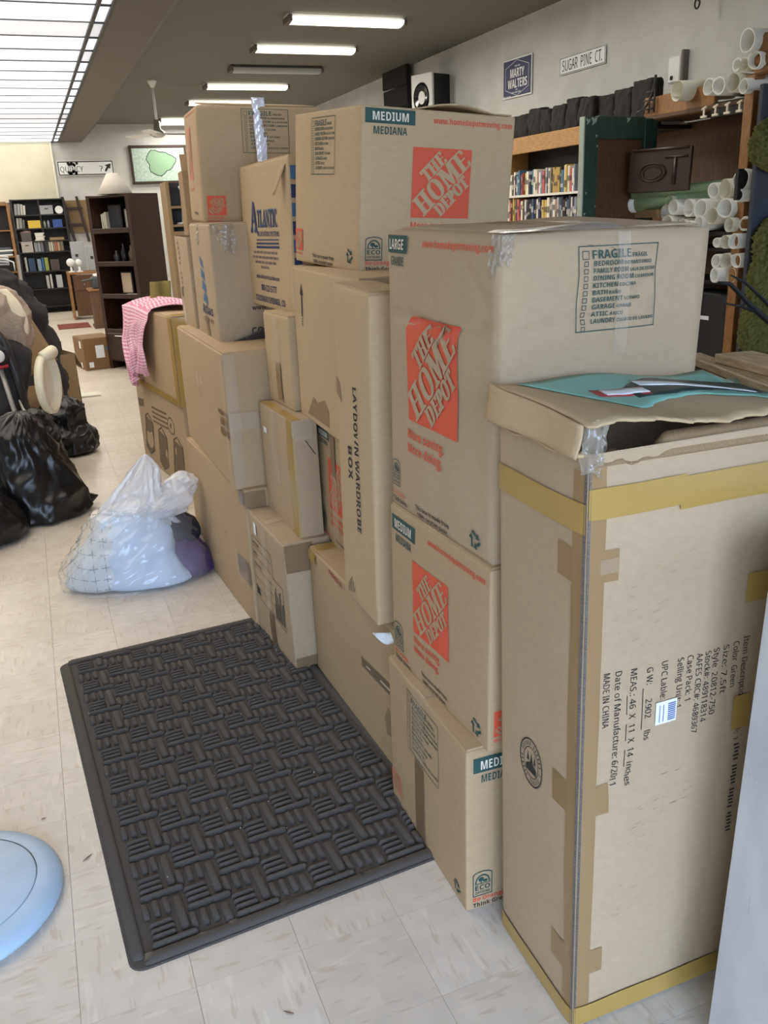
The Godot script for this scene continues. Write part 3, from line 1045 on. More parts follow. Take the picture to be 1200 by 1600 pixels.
	tape(b, M.tape_kraft, [["a", 0.2, 0.0, 0.26, 0.09]], "brown_tape")
	var lift := sheet(func(s: float, t: float) -> Vector3: return Vector3(0.035 + 0.17 * s, 0.004 + 0.06 * s * t, 0.004 + 0.03 * t * sin(PI * s)), 10, 4, 0.003)
	obj("torn_flap", lift, M.tape_scuff, b.n)
	finish(b)
	b = carton("moving_box", "topmost moving box at the far end of the pile, shiny strip over its list", Vector3(0.645, 1.502, -3.422), -4.0, Vector3(0.47, 0.41, 0.425), {"cat": "moving box", "tilt": Vector2(1.9, -1.6), "bulge": 0.004, "flaps": false, "round": 0.012})
	fragile_list(b, "f", 0.165, 0.25, 0.175, 0.15)
	store_logo(b, "f", 0.018, 0.03, 0.07, 0.07)
	text(ink(b, "orange"), b, "f", "More saving.", 0.018, 0.018, 0.008, 0.06)
	text(ink(b, "orange"), b, "f", "More doing.", 0.018, 0.006, 0.008, 0.055)
	store_logo(b, "a", 0.1, 0.16, 0.12, 0.19, "faded")
	text(ink(b, "faded"), b, "a", "www.homedepotmoving.com", 0.06, 0.39, 0.012, 0.3)
	text(ink(b, "faded"), b, "a", "More saving.", 0.1, 0.12, 0.014, 0.14)
	text(ink(b, "black"), b, "a", "Think Green.", 0.16, 0.03, 0.012, 0.14)
	var open_flap := sheet(func(s: float, t: float) -> Vector3: return Vector3(0.02 + 0.43 * s, 0.413 + 0.02 * t, -0.01 - 0.18 * t), 8, 5, 0.004)
	obj("top_flap", open_flap, b.mat, b.n)
	finish(b)
	# the shiny strip that hangs over it
	var strip := sheet(func(s: float, t: float) -> Vector3: return Vector3(0.862 + 0.05 * s * (1.0 - 0.25 * t * t), 1.935 - 0.225 * t, -3.397 + 0.004 * sin(s * 5.0) + 0.016 * t + 0.002 * sin(t * 40.0 + s * 9.0)), 8, 40, 0.001)
	var holo := plain(c8(236, 236, 246), 0.22, 0.25)
	tag(obj("foil_strip", strip, holo), "shiny silver foil strip hanging down the front of the far topmost moving box", "foil strip")
	b = carton("narrow_carton", "narrow open-topped carton standing behind the taped carton with the blue mark", Vector3(0.636, 1.06, -3.8), -1.2, Vector3(0.3, 0.392, 0.36), {"tilt": Vector2(1.0, 0.4), "open": true, "mat": M.card_grey})
	scribble(ink(b, "grey_ink"), b, "a", 0.08, 0.36, 0.035, 0.2, -80.0)
	poly(ink(b, "grey_ink"), b, "a", [Vector2(0.06, 0.13), Vector2(0.12, 0.13), Vector2(0.12, 0.17), Vector2(0.06, 0.17)])
	tape(b, M.tape_pale, [["a", 0.06, 0.02, 0.12, 0.12]], "clear_tape")
	finish(b)
	# far left end: two cartons with yellow tape
	b = carton("lantern_carton", "carton printed with lantern drawings, on the floor under the carton with the pink cloth", Vector3(0.69, 0, -4.88), 8.0, Vector3(0.5, 0.53, 1.05), {"bulge": 0.004, "mat": M.card_grey, "tilt": Vector2(0.2, 0.0)})
	g = ink(b, "grey_ink")
	for q in [[0.10, 0.06], [0.40, 0.02], [0.72, 0.02]]:
		var x: float = q[0]
		var y: float = q[1]
		poly(g, b, "a", [Vector2(x, y + 0.04), Vector2(x + 0.08, y), Vector2(x + 0.2, y + 0.05), Vector2(x + 0.23, y + 0.24), Vector2(x + 0.06, y + 0.26)])
		line(ink(b, "black"), b, "a", [Vector2(x, y + 0.04), Vector2(x + 0.08, y), Vector2(x + 0.2, y + 0.05), Vector2(x + 0.23, y + 0.24), Vector2(x + 0.14, y + 0.29), Vector2(x + 0.06, y + 0.26), Vector2(x, y + 0.04)], 0.006, 0.0014)
	line(ink(b, "black"), b, "a", ring(0.76, 0.36, 0.07, 0.05, 14), 0.006)
	text(ink(b, "black"), b, "a", "K", 0.74, 0.345, 0.03, 0.035)
	for k in 4:
		line(g, b, "a", [Vector2(0.36, 0.41 - k * 0.03), Vector2(0.68, 0.42 - k * 0.03)], 0.013)
	poly(g, b, "a", [Vector2(0.02, 0.36), Vector2(0.16, 0.38), Vector2(0.16, 0.43), Vector2(0.02, 0.42)])
	finish(b)
	b = carton("cloth_carton", "plain carton edged with yellow tape, the pink checked cloth draped over it", Vector3(0.675, 0.533, -4.83), 7.2, Vector3(0.5, 0.495, 1.02), {"bulge": 0.004})
	tape(b, M.tape_yellow, [["a", 0.96, 0.0, 1.02, 0.495], ["f", 0.0, 0.0, 0.12, 0.495], ["t", 0.0, 0.0, 0.2, 0.1], ["a", 0.0, 0.0, 0.97, 0.035], ["a", 0.0, 0.0, 0.04, 0.3]], "yellow_tape", 0.0034)
	finish(b)


func build_tall_box() -> void:
	var creases := [["f", Vector2(0.04, 0.545), Vector2(0.42, 0.575), 0.004, 0.01], ["f", Vector2(0.0, 0.4), Vector2(0.3, 0.46), 0.002, 0.01], ["f", Vector2(0.0, 1.1), Vector2(0.12, 1.16), 0.006, 0.03]]
	var b := carton("tall_carton", "tall brown carton with yellow tape bands and a torn lid printed teal", Vector3(0.741, 0, -1.033), -1.15, Vector3(0.42, 1.15, 0.281), {"bulge": 0.004, "tilt": Vector2(-0.13, 0.4), "open": true, "mat": M.card_grey, "creases": creases, "cell": 0.025})
	# front wall edge torn open at the corner, with the dark inside behind it
	# lid: top sheet, end skirt, ragged front
	var top := func(s: float, t: float) -> Vector3: return Vector3(-0.012 + 0.46 * s, 1.196 + 0.018 * t - 0.03 * s + 0.006 * sin(s * 9.0 + t * 4.0), 0.012 - 0.3 * t + (0.006 * sin(s * 37.0) + 0.004 * sin(s * 83.0)) * (1.0 - t))
	var lid := obj("lid", sheet(top, 40, 14, 0.005), M.card_pale, b.n)
	var skirt := func(s: float, t: float) -> Vector3: return Vector3(-0.013 - 0.012 * t * t - 0.004 * sin(s * 8.0), 1.198 + 0.016 * (1.0 - s) - (0.062 - 0.012 * s) * t, -0.29 + 0.297 * s)
	obj("lid_skirt", sheet(skirt, 20, 6, 0.004), M.card_pale, b.n)
	var ledge := func(s: float, t: float) -> Vector3: return Vector3(-0.02 + 0.03 * t, 1.147 - 0.006 * t + 0.004 * sin(s * 15.0), -0.288 + 0.285 * s)
	obj("folded_edge", sheet(ledge, 24, 3, 0.005), M.card_pale, b.n)
	# the torn upper edge of the front wall
	var torn := func(s: float, t: float) -> Vector3:
		var ragged := 0.0
		if s < 0.36:
			ragged = -0.026 + 0.011 * sin(s * 60.0) + 0.01 * sin(s * 23.0)
		return Vector3(0.004 + 0.414 * s, 1.128 + (0.034 + ragged) * t - 0.004 * s, 0.001 - 0.022 * t * t)
	obj("torn_edge", sheet(torn, 44, 4, 0.004), M.card_raw, b.n)
	var crumple := func(s: float, t: float) -> Vector3: return Vector3(-0.012 + 0.06 * s, 1.118 + 0.08 * t + 0.006 * sin(s * 9.0 + t * 5.0), 0.012 - 0.05 * absf(s - 0.3) + 0.004 * sin(s * 15.0 - t * 7.0) + 0.003 * sin(t * 17.0 + s * 6.0))
	obj("crumpled_tape", sheet(crumple, 24, 22, 0.001), M.tape_crumple, b.n)
	# the printed sheet on the lid
	var on_top := func(s: float, t: float, x0: float, x1: float, z0: float, z1: float, lift: float) -> Vector3: return top.call(lerpf(x0, x1, s), lerpf(z0, z1, t)) + Vector3(0, lift, 0)
	obj("teal_print", sheet(func(s: float, t: float) -> Vector3: return on_top.call(s, t, 0.1 + 0.25 * (1.0 - t), 0.98, 0.28 + 0.1 * sin(s * 5.0), 0.97, 0.0045), 24, 12, 0.001), M.teal, lid)
	obj("dark_print", sheet(func(s: float, t: float) -> Vector3: return on_top.call(s, t, 0.42, 0.99, 0.36 + 0.1 * (1.0 - s), 0.62 + 0.2 * sin(s * 3.0), 0.0055), 16, 6, 0.001), plain(c8(46, 60, 58), 0.4), lid)
	obj("white_print", sheet(func(s: float, t: float) -> Vector3: return on_top.call(s, t, 0.5, 0.92, 0.4 + 0.22 * (1.0 - s), 0.5 + 0.22 * (1.0 - s), 0.0065), 12, 3, 0.001), M.label_white, lid)
	obj("red_print", sheet(func(s: float, t: float) -> Vector3: return on_top.call(s, t, 0.3, 0.5, 0.55 - 0.08 * s, 0.68 - 0.08 * s, 0.0055), 8, 3, 0.001), plain(c8(168, 60, 60), 0.4), lid)
	obj("white_print", sheet(func(s: float, t: float) -> Vector3: return on_top.call(s, t, 0.33, 0.49, 0.56 - 0.06 * s, 0.66 - 0.08 * s, 0.0065), 8, 3, 0.001), M.label_white, lid)
	# brown paper tape down the corner, with cross pieces
	var parts := [["a", 0.247, 0.0, 0.281, 1.12], ["f", 0.0, 0.0, 0.033, 1.13]]
	for y in [[0.93, 0.99], [0.482, 0.547], [0.119, 0.18]]:
		parts.append(["a", 0.204, y[0], 0.247, y[1]])
		parts.append(["f", 0.033, y[0] + 0.005, 0.059, y[1]])
	tape(b, M.tape_brown, parts, "brown_tape", 0.0008)
	tape(b, M.tape_scuff, [["a", 0.2765, 0.01, 0.281, 1.13], ["f", 0.0, 0.01, 0.0045, 1.13]], "scuffed_corner_tape", 0.0016)
	var yellow := [["a", 0.0, 1.02, 0.281, 1.07], ["f", 0.0, 1.044, 0.18, 1.094], ["f", 0.17, 1.036, 0.42, 1.09]]
	tape(b, M.tape_yellow, yellow, "yellow_tape", 0.0022)
	tape(b, M.tape_yellow, [["a", 0.0, 0.004, 0.281, 0.045], ["f", 0.0, 0.004, 0.42, 0.05]], "yellow_tape", 0.0022)
	tape(b, M.tape_yellow, [["f", 0.322, 0.84, 0.4, 0.894], ["f", 0.315, 0.585, 0.356, 0.655]], "yellow_tape", 0.0022)
	tape(b, M.tape_clear, [["f", 0.025, 0.95, 0.057, 0.975]], "clear_tape", 0.0018)
	# scuffs rubbed into the front by handling
	var sc := tool_new()
	for k in 70:
		var cx: float = [0.09, 0.16, 0.2, 0.13, 0.1][k % 5] + rng.randf_range(-0.035, 0.035)
		var cy: float = [0.86, 0.9, 0.5, 0.42, 0.3][k % 5] + rng.randf_range(-0.06, 0.06)
		var ln := rng.randf_range(0.004, 0.014)
		line(sc, b, "f", [Vector2(cx, cy), Vector2(cx + ln, cy + ln * 0.12)], rng.randf_range(0.0005, 0.0012), 0.0006)
	obj("scuff_marks", sc, M.scuff, b.n).set_meta("kind", "stuff")
	# lettering that reads downwards
	var st := ink(b, "black")
	var put := func(s: String, u: float, v0: float, v1: float, cap := 0.0125) -> void: text(st, b, "f", s, u, v0, cap, v0 - v1, -90.0, "Droid Sans", 400, 0.0009)
	put.call("Item Description: 7.5ft Non", 0.328, 0.773, 0.56)
	scribble(st, b, "f", 0.328, 0.55, 0.0125, 0.2, -90.0)
	put.call("Color  Green", 0.306, 0.767, 0.676)
	put.call("Size: 7.5ft", 0.284, 0.765, 0.668)
	put.call("Style  20812-750", 0.263, 0.764, 0.631)
	put.call("Stock#: 489118314", 0.245, 0.762, 0.62)
	put.call("AAFES CRC#: 4689367", 0.227, 0.763, 0.602)
	put.call("Case Pack: 1", 0.207, 0.763, 0.675)
	put.call("Selling Unit: 1", 0.187, 0.763, 0.667)
	put.call("UPC Lable:", 0.154, 0.765, 0.692)
	put.call("G W:", 0.124, 0.76, 0.728)
	put.call("2902", 0.124, 0.7, 0.662)
	put.call("lbs", 0.124, 0.637, 0.618)
	line(st, b, "f", [Vector2(0.118, 0.722), Vector2(0.118, 0.642)], 0.0014)
	put.call("MEAS.: 46  X  11  X  14  inches", 0.092, 0.765, 0.532)
	for k in 3:
		line(st, b, "f", [Vector2(0.087, [0.715, 0.66, 0.608][k]), Vector2(0.087, [0.68, 0.628, 0.575][k])], 0.0014)
	put.call("Date of Manufacture: 6/2011", 0.062, 0.767, 0.54)
	put.call("MADE IN CHINA", 0.039, 0.768, 0.664)
	# round seal on the aisle side
	line(st, b, "a", ring(0.127, 0.507, 0.04, 0.05, 28), 0.003)
	line(st, b, "a", ring(0.127, 0.507, 0.026, 0.033, 24), 0.0018)
	poly(st, b, "a", [Vector2(0.108, 0.485), Vector2(0.146, 0.485), Vector2(0.146, 0.497), Vector2(0.128, 0.51), Vector2(0.108, 0.497)])
	for k in 3:
		poly(st, b, "a", [Vector2(0.112 + k * 0.012, 0.508), Vector2(0.12 + k * 0.012, 0.508), Vector2(0.116 + k * 0.012, 0.53)])
	for k in 30:
		var a := TAU * k / 30.0
		if k % 7 != 0:
			line(st, b, "a", [Vector2(0.127 + 0.030 * cos(a), 0.507 + 0.038 * sin(a)), Vector2(0.127 + 0.0355 * cos(a), 0.507 + 0.0445 * sin(a))], 0.0022)
	# barcode label
	var lb := tool_new()
	add_patch(lb, b, "f", 0.145, 0.643, 0.189, 0.688, 0.0018, 0.02)
	var label_part := obj("barcode_label", lb, M.label_white, b.n)
	var bars := tool_new()
	for k in 9:
		add_patch(bars, b, "f", 0.17, 0.648 + k * 0.004, 0.186, 0.6502 + k * 0.004, 0.0024, 0.02)
	for k in 2:
		add_patch(bars, b, "f", 0.152 + k * 0.008, 0.648, 0.1535 + k * 0.008, 0.682, 0.0024, 0.02)
	obj("barcode_print", bars, M.barcode, label_part)
	finish(b)


# ---------------------------------------------------------------- the room
func build_room() -> void:
	# floor: a slab, and 9-inch vinyl tiles laid on it
	var fl := struct("floor", block(Vector3(9.9, 0.1, 20.8), 0.001), M.subfloor, Vector3(0.25, -0.0535, -8.3))
	var variants := []
	for k in 8:
		variants.append(tile_mesh(k))
	var field := []
	for m in 3:
		field.append(tool_new(true))
	var eye := Transform3D(Basis.from_euler(Vector3(-0.33333, -0.36874, -0.04557)), Vector3(0, 1.5, 0)).affine_inverse()
	var spots := []
	var pitch := 0.2286
	for i in range(-21, 23):
		for j in range(-90, 14):
			var c := Vector3(0.0845 + pitch * (i + 0.5), 0, -1.2 + pitch * (j + 0.5))
			if c.z < -18.5 or c.z > 1.9 or c.x < -4.5 or c.x > 5.1:
				continue
			var q := eye * c
			var seen := false
			if q.z < -0.2:
				var px := 600.0 - 1332.9 * q.x / q.z
				var py := 800.0 + 1332.9 * q.y / q.z
				seen = px > -90 and px < 1180 and py < 1720 and px < 640 + 0.25 * (py - 1000) + 200
				if c.x > 1.15:
					seen = false
			spots.append([q.length() if seen else 1000.0 + c.length(), c, i, j])
	spots.sort_custom(func(a, b): return a[0] < b[0])
	for n in spots.size():
		var s: Array = spots[n]
		var v: int = absi(s[2] * 7 + s[3] * 13 + (s[2] * s[3]) % 5) % 8
		var turn: float = 90.0 * ((s[2] + s[3]) & 1)
		var m: int = absi(s[2] * 3 + s[3] * 5 + (s[2] * s[2]) % 7) % 3
		if n < 300:
			piece("tile", variants[v], M.tiles[m], fl, s[1] + Vector3(-0.25, 0.0535, 8.3), Vector3(0, turn, 0))
		else:
			field[m].append_from(variants[v], 0, Transform3D(Basis(Vector3.UP, deg_to_rad(turn)), s[1] + Vector3(-0.25, 0.0535, 8.3)))
	for m in 3:
		var o := MeshInstance3D.new()
		o.name = "tile_field" if m == 0 else "tile_field_%03d" % m
		o.mesh = field[m].commit()
		o.material_override = M.tiles[m]
		o.set_meta("kind", "stuff")
		fl.add_child(o, true)
	# walls
	struct("wall_right", block(Vector3(0.2, 3.6, 20.8), 0.001), M.wall, Vector3(5.3, 1.75, -8.3))
	struct("wall_left", block(Vector3(0.2, 3.6, 20.8), 0.001), M.wall, Vector3(-4.7, 1.75, -8.3))
	struct("wall_back", block(Vector3(9.9, 3.6, 0.2), 0.001), M.wall, Vector3(0.25, 1.75, -18.7))
	struct("trim_1", block(Vector3(5.35, 1.08, 0.03), 0.004), M.wall_cream, Vector3(-1.92, 2.58, -18.585))
	struct("trim_2", block(Vector3(0.03, 1.2, 0.05), 0.006), M.trim_white, Vector3(0.762, 2.52, -18.57))
	struct("trim_3", block(Vector3(1.3, 0.14, 0.06), 0.006), M.tan_wood, Vector3(-0.85, 2.0, -18.57))
	# shop front behind the camera: a glazed entrance
	var z := 1.3
	struct("wall_front", block(Vector3(3.0, 3.6, 0.2), 0.001), M.wall, Vector3(-3.2, 1.75, z))
	struct("wall_front", block(Vector3(1.6, 3.6, 0.2), 0.001), M.wall, Vector3(1.8, 1.75, z))
	struct("wall_front", block(Vector3(2.6, 1.25, 0.2), 0.001), M.wall, Vector3(3.9, 0.575, z))
	struct("wall_front", block(Vector3(2.6, 0.75, 0.2), 0.001), M.wall, Vector3(3.9, 3.175, z))
	struct("added_window_2", block(Vector3(2.6, 1.6, 0.008), 0.001), clear_film(c8(245, 250, 250), 0.03, 0.03), Vector3(3.9, 2.0, z))  # unseen opening and pane, added to brighten the right wall and its shelves
	struct("wall_front", block(Vector3(2.7, 1.15, 0.2), 0.001), M.wall, Vector3(-0.35, 2.93, z))
	struct("window_1", block(Vector3(2.7, 2.35, 0.008), 0.001), clear_film(c8(245, 250, 250), 0.03, 0.03), Vector3(-0.35, 1.18, z))
	for k in 3:
		struct("trim_%d" % (4 + k), block(Vector3(0.06, 2.35, 0.1), 0.004), M.metal_dark, Vector3(-1.67 + k * 1.32, 1.18, z))
	# ceiling and the lowered luminous part on the left
	struct("ceiling", block(Vector3(3.75, 0.1, 20.8), 0.001), M.ceiling, Vector3(3.5, 3.45, -8.3))
	var so := tool_new(true)
	var prof := [Vector2(0.925, 3.09), Vector2(1.335, 3.09), Vector2(1.64, 3.39), Vector2(1.64, 3.5), Vector2(0.925, 3.5)]
	for k in prof.size():
		var a: Vector2 = prof[k]
		var c: Vector2 = prof[(k + 1) % prof.size()]
		quad(so, Vector3(a.x, a.y, 1.95), Vector3(a.x, a.y, -18.6), Vector3(c.x, c.y, -18.6), Vector3(c.x, c.y, 1.95))
	struct("trim_8", so, M.soffit)
	struct("ceiling", block(Vector3(5.55, 0.1, 20.8), 0.001), M.ceiling, Vector3(-1.85, 3.5, -8.3))
	# white cabinet close to the camera at the right
	var d := thing("white_cabinet", "white painted cabinet close in front of the tall carton", "cabinet", Vector3(0.947, 0, -0.345), 0.0)
	d.rotation_degrees = Vector3(0, 0, -1.6)
	piece("cabinet_shell", block(Vector3(0.6, 0.98, 0.56), 0.006), M.white_paint, d, Vector3(0.3, 0.515, -0.28))
	piece("cabinet_top", block(Vector3(0.62, 0.02, 0.57), 0.005), M.white_plastic, d, Vector3(0.312, 1.015, -0.28))
	var sm := tool_new(true)
	for k in 14:
		add_block(sm, Vector3(0.0006, rng.randf_range(0.004, 0.02), rng.randf_range(0.0006, 0.002)), 0.0001, Transform3D(Basis(Vector3.RIGHT, rng.randf_range(-0.5, 0.5)), Vector3(-0.0002, rng.randf_range(0.05, 0.9), -rng.randf_range(0.35, 0.55))))
	obj("scuff_marks", sm, plain(c8(172, 170, 166), 0.6), d).set_meta("kind", "stuff")


func tile_mesh(k: int) -> Mesh:
	var st := tool_new(true)
	var h := 0.11412
	var b := 0.0004
	var top := [Vector3(-h + b, 0, h - b), Vector3(h - b, 0, h - b), Vector3(h - b, 0, -h + b), Vector3(-h + b, 0, -h + b)]
	var low := [Vector3(-h, -0.0008, h), Vector3(h, -0.0008, h), Vector3(h, -0.0008, -h), Vector3(-h, -0.0008, -h)]
	var base := []
	for p in low:
		base.append(Vector3(p.x, -0.003, p.z))
	var o := Vector2((k % 4) * 0.25, (k / 4) * 0.5 + 0.13 * k)
	var uv := [o, o + Vector2(0.5, 0), o + Vector2(0.5, 0.5), o + Vector2(0, 0.5)]
	quad(st, top[0], top[1], top[2], top[3], uv[0], uv[1], uv[2], uv[3])
	for i in 4:
		var j := (i + 1) % 4
		quad(st, low[i], low[j], top[j], top[i], uv[i], uv[j], uv[j], uv[i])
		quad(st, base[i], base[j], low[j], low[i], uv[i], uv[j], uv[j], uv[i])
	st.generate_normals()
	return st.commit()


func area_light(at: Vector3, size: Vector2, energy: float, color: Color, called: String, parent: Node3D) -> void:
	var l := AreaLight3D.new()
	l.name = called
	l.area_size = size
	l.light_energy = energy
	l.light_color = color
	l.shadow_enabled = true
	l.area_range = 40.0
	l.area_attenuation = 2.0
	parent.add_child(l, true)
	l.position = at
	l.rotation_degrees = Vector3(-90, 0, 0)


func build_ceiling_lights() -> void:
	# fluorescent wraparound fittings in a row
	var zs := [-9.1, -10.6, -12.0, -13.45, -15.2, -17.6, -18.05, -7.6, -6.1]
	var names := ["nearest", "second nearest", "unlit third", "fourth", "fifth", "far", "farthest"]
	for k in zs.size():
		var lit: bool = k != 2
		var x: float = [3.345, 3.37, 3.41, 3.36, 3.4, 3.3, 3.3, 3.36, 3.36][k]
		var lab := "lit white fluorescent ceiling fitting, %s of the visible row" % names[k] if k < 7 else "lit fluorescent ceiling fitting just above the picture's top edge, %s" % ["beside the nearest visible one", "closer to the shop front"][k - 7]
		if k == 2:
			lab = "unlit grey fluorescent ceiling fitting between the lit ones"
		var o := thing("ceiling_light", lab, "ceiling light", Vector3(x, 3.4, zs[k]), 0.0, "fluorescent fittings in the ceiling row")
		piece("housing", block(Vector3(1.24, 0.03, 0.16), 0.004), M.white_plastic if lit else M.soffit, o, Vector3(0, -0.015, 0))
		var st := tool_new()
		var n := 10
		for i in n:
			var p := []
			for m in [[i, -0.59], [i + 1, -0.59], [i + 1, 0.59], [i, 0.59]]:
				var a: float = PI * m[0] / n
				p.append(Vector3(m[1], -0.03 - 0.05 * pow(sin(a), 0.7), 0.12 * cos(a)))
			quad(st, p[0], p[3], p[2], p[1])
		obj("diffuser", st, glow(c8(255, 250, 238), 1.5) if lit else plain(c8(150, 152, 150), 0.3), o)
		for s in [-1.0, 1.0]:
			var e := tool_new(true)
			var pts := [Vector3(s * 0.59, -0.03, 0)]
			for i in n + 1:
				var a := PI * i / n
				pts.append(Vector3(s * 0.59, -0.03 - 0.055 * pow(sin(a), 0.7), 0.125 * cos(a)))
			for i in range(1, pts.size() - 1):
				if s > 0:
					tri(e, pts[0], pts[i + 1], pts[i])
				else:
					tri(e, pts[0], pts[i], pts[i + 1])
			add_block(e, Vector3(0.03, 0.06, 0.25), 0.003, Transform3D(Basis(), Vector3(s * 0.605, -0.045, 0)))
			obj("end_cap", e, M.soffit, o)
		if lit:
			area_light(Vector3(0, -0.095, 0), Vector2(1.18, 0.22), LAMP, c8(255, 249, 238), "lamp", o)
	# luminous ceiling on the left: panels in a dark grid
	var lum := thing("luminous_ceiling", "bright luminous ceiling panels in a thin dark grid at the upper left", "ceiling light", Vector3(0, 3.1, 0))
	var pitch := 0.61
	for k in 26:
		var zc := -18.28 + k * pitch
		var bright: float = [1.3, 1.5, 0.7, 1.4, 1.2, 0.55, 0.5, 1.5, 1.45, 1.2, 1.5, 1.4, 1.2, 1.1, 0.62, 0.95, 0.55, 1.2, 0.85][mini(k, 18)]
		for r in 4:
			var x0: float = [0.82, -0.4, -1.62, -2.84][r]
			var x1: float = [0.91, 0.79, -0.43, -1.65][r]
			var mt := glow(c8(240, 246, 255), bright * (0.8 if r == 0 else 1.0))
			piece("panel", block(Vector3(x1 - x0, 0.006, pitch - 0.008), 0.001), mt, lum, Vector3((x0 + x1) / 2, 0.012, zc))
		piece("grid_bar", block(Vector3(3.62, 0.014, 0.010), 0.002), M.soffit, lum, Vector3(-1.02, 0.006, zc - pitch / 2))
		piece("grid_bar", block(Vector3(0.1, 0.02, 0.014), 0.002), M.metal_dark, lum, Vector3(0.86, 0.004, zc - pitch / 2))
	for x in [0.805, 0.917, -0.415, -1.635, -2.855]:
		piece("grid_bar", block(Vector3(0.03, 0.03, 16.0), 0.003), M.metal_dark, lum, Vector3(x, 0.002, -10.6))
	for k in 5:
		area_light(Vector3(-0.95, -0.03, -17.0 + k * 3.15), Vector2(3.6, 3.1), PANEL, c8(255, 234, 200), "lamp", lum)


const LAMP := 2.3
const PANEL := 4.3


# ---------------------------------------------------------------- the entrance mat
func build_floor_mat() -> void:
	var w := 0.83
	var d := 1.525
	var o := thing("floor_mat", "charcoal entrance mat with a basket-weave pattern of raised ribs, on the tiled floor", "door mat", Vector3(-0.038, 0.0, -1.513), 3.4)
	var st := tool_new(true)
	# base with rounded corners
	var r := 0.035
	var out := []
	for q in [[w - r, -r, 0.0], [w - r, -d + r, 90.0], [r, -d + r, 180.0], [r, -r, 270.0]]:
		for k in 7:
			var a := deg_to_rad(q[2] - 90.0 + 15.0 * k)
			out.append(Vector3(q[0] + r * cos(a), 0.0, q[1] - r * sin(a)))
	var mid := Vector3(w / 2, 0.003, -d / 2)
	for k in out.size():
		var a: Vector3 = out[k]
		var b: Vector3 = out[(k + 1) % out.size()]
		var ai := a.move_toward(Vector3(w / 2, 0, -d / 2), 0.004) + Vector3(0, 0.003, 0)
		var bi := b.move_toward(Vector3(w / 2, 0, -d / 2), 0.004) + Vector3(0, 0.003, 0)
		quad(st, a, b, bi, ai)
		tri(st, mid, ai, bi)
	obj("mat_base", st, M.carpet, o)
	# raised border
	var rim := tool_new()
	for e in [[Vector3(0.03, 0, -0.022), Vector3(w - 0.03, 0, -0.022)], [Vector3(0.03, 0, -d + 0.014), Vector3(w - 0.03, 0, -d + 0.014)], [Vector3(0.022, 0, -0.03), Vector3(0.022, 0, -d + 0.03)], [Vector3(w - 0.018, 0, -0.03), Vector3(w - 0.018, 0, -d + 0.03)]]:
		add_rib(rim, e[0] + Vector3(0, 0.001, 0), e[1] + Vector3(0, 0.001, 0), 0.015, 0.0125)
	obj("mat_border", rim, M.carpet, o)
	# ribs: columns of one upright bar, short cross ribs, stubs and a long cross bar
	var bars := []
	for i in range(-1, 10):
		for j in range(-1, 12):
			var x := 0.058 + 0.0955 * i
			var y := 0.05 + 0.151 * j + (0.0755 if i & 1 else 0.0)
			bars.append([x - 0.004, y, x + 0.1, y, 0.0066])
			for k in 3:
				bars.append([x, y + 0.021 + 0.0185 * k, x + 0.056, y + 0.021 + 0.0185 * k, 0.0056])
			bars.append([x + 0.076, y + 0.018, x + 0.076, y + 0.128, 0.0108])
			for k in 3:
				bars.append([x + 0.002 + 0.024 * k, y + 0.084, x + 0.002 + 0.024 * k, y + 0.135, 0.0084])
	var list := []
	for q in bars:
		var x0 := clampf(q[0], 0.045, w - 0.04)
		var x1 := clampf(q[2], 0.045, w - 0.04)
		var y0 := clampf(q[1], 0.042, d - 0.035)
		var y1 := clampf(q[3], 0.042, d - 0.035)
		if Vector2(x1 - x0, y1 - y0).length() > 0.02 and q[0] < w - 0.05 and q[1] < d - 0.04 and x1 > 0.05 and y1 > 0.045:
			list.append([x0, y0, x1, y1, q[4]])
	list.sort_custom(func(a, b): return a[1] < b[1])
	var rest := tool_new()
	for n in list.size():
		var q: Array = list[n]
		var a := Vector3(q[0], 0.0028, -q[1])
		var b := Vector3(q[2], 0.0028, -q[3])
		if n < 290:
			var key := "rib%d_%d_%d" % [roundi((b - a).length() * 400), roundi(q[4] * 10000), int(absf(b.x - a.x) > absf(b.z - a.z))]
			if not cached.has(key):
				var s := tool_new()
				add_rib(s, -(b - a) / 2, (b - a) / 2, q[4], 0.0125)
				s.generate_normals()
				cached[key] = s.commit()
			piece("rib", cached[key], M.carpet, o, (a + b) / 2)
		else:
			add_rib(rest, a, b, q[4], 0.0125)
	obj("rib_field", rest, M.carpet, o).set_meta("kind", "stuff")
	# worn patches where the rubber shows through the near border
	for q in [[0.05, 0.024, 0.02], [0.17, 0.026, 0.022], [0.235, 0.026, 0.026], [0.37, 0.024, 0.06], [0.44, 0.026, 0.03], [0.55, 0.024, 0.02]]:
		var wp := tool_new()
		var ct := Vector3(q[0], 0.0142, -q[1])
		for k in 14:
			var p := []
			for m in [k, k + 1]:
				var a: float = TAU * (m % 14) / 14.0
				var rr: float = 1.0 + 0.25 * sin(a * 3.0 + q[0] * 40.0)
				p.append(ct + Vector3(cos(a) * q[2] * rr, -0.0035, -sin(a) * 0.011 * rr))
			tri(wp, ct, p[0], p[1])
		obj("worn_patch", wp, M.rubber, o)
	# crumbs caught in the pile
	var crumbs := tool_new(true)
	for k in 26:
		add_block(crumbs, Vector3(0.0015, 0.0012, 0.002) * rng.randf_range(0.6, 1.4), 0.0003, Transform3D(Basis(Vector3.UP, rng.randf() * 6.0), Vector3(rng.randf_range(0.04, w - 0.04), 0.0145, -rng.randf_range(0.03, d * 0.8))))
	obj("crumbs", crumbs, M.white_ink, o).set_meta("kind", "stuff")


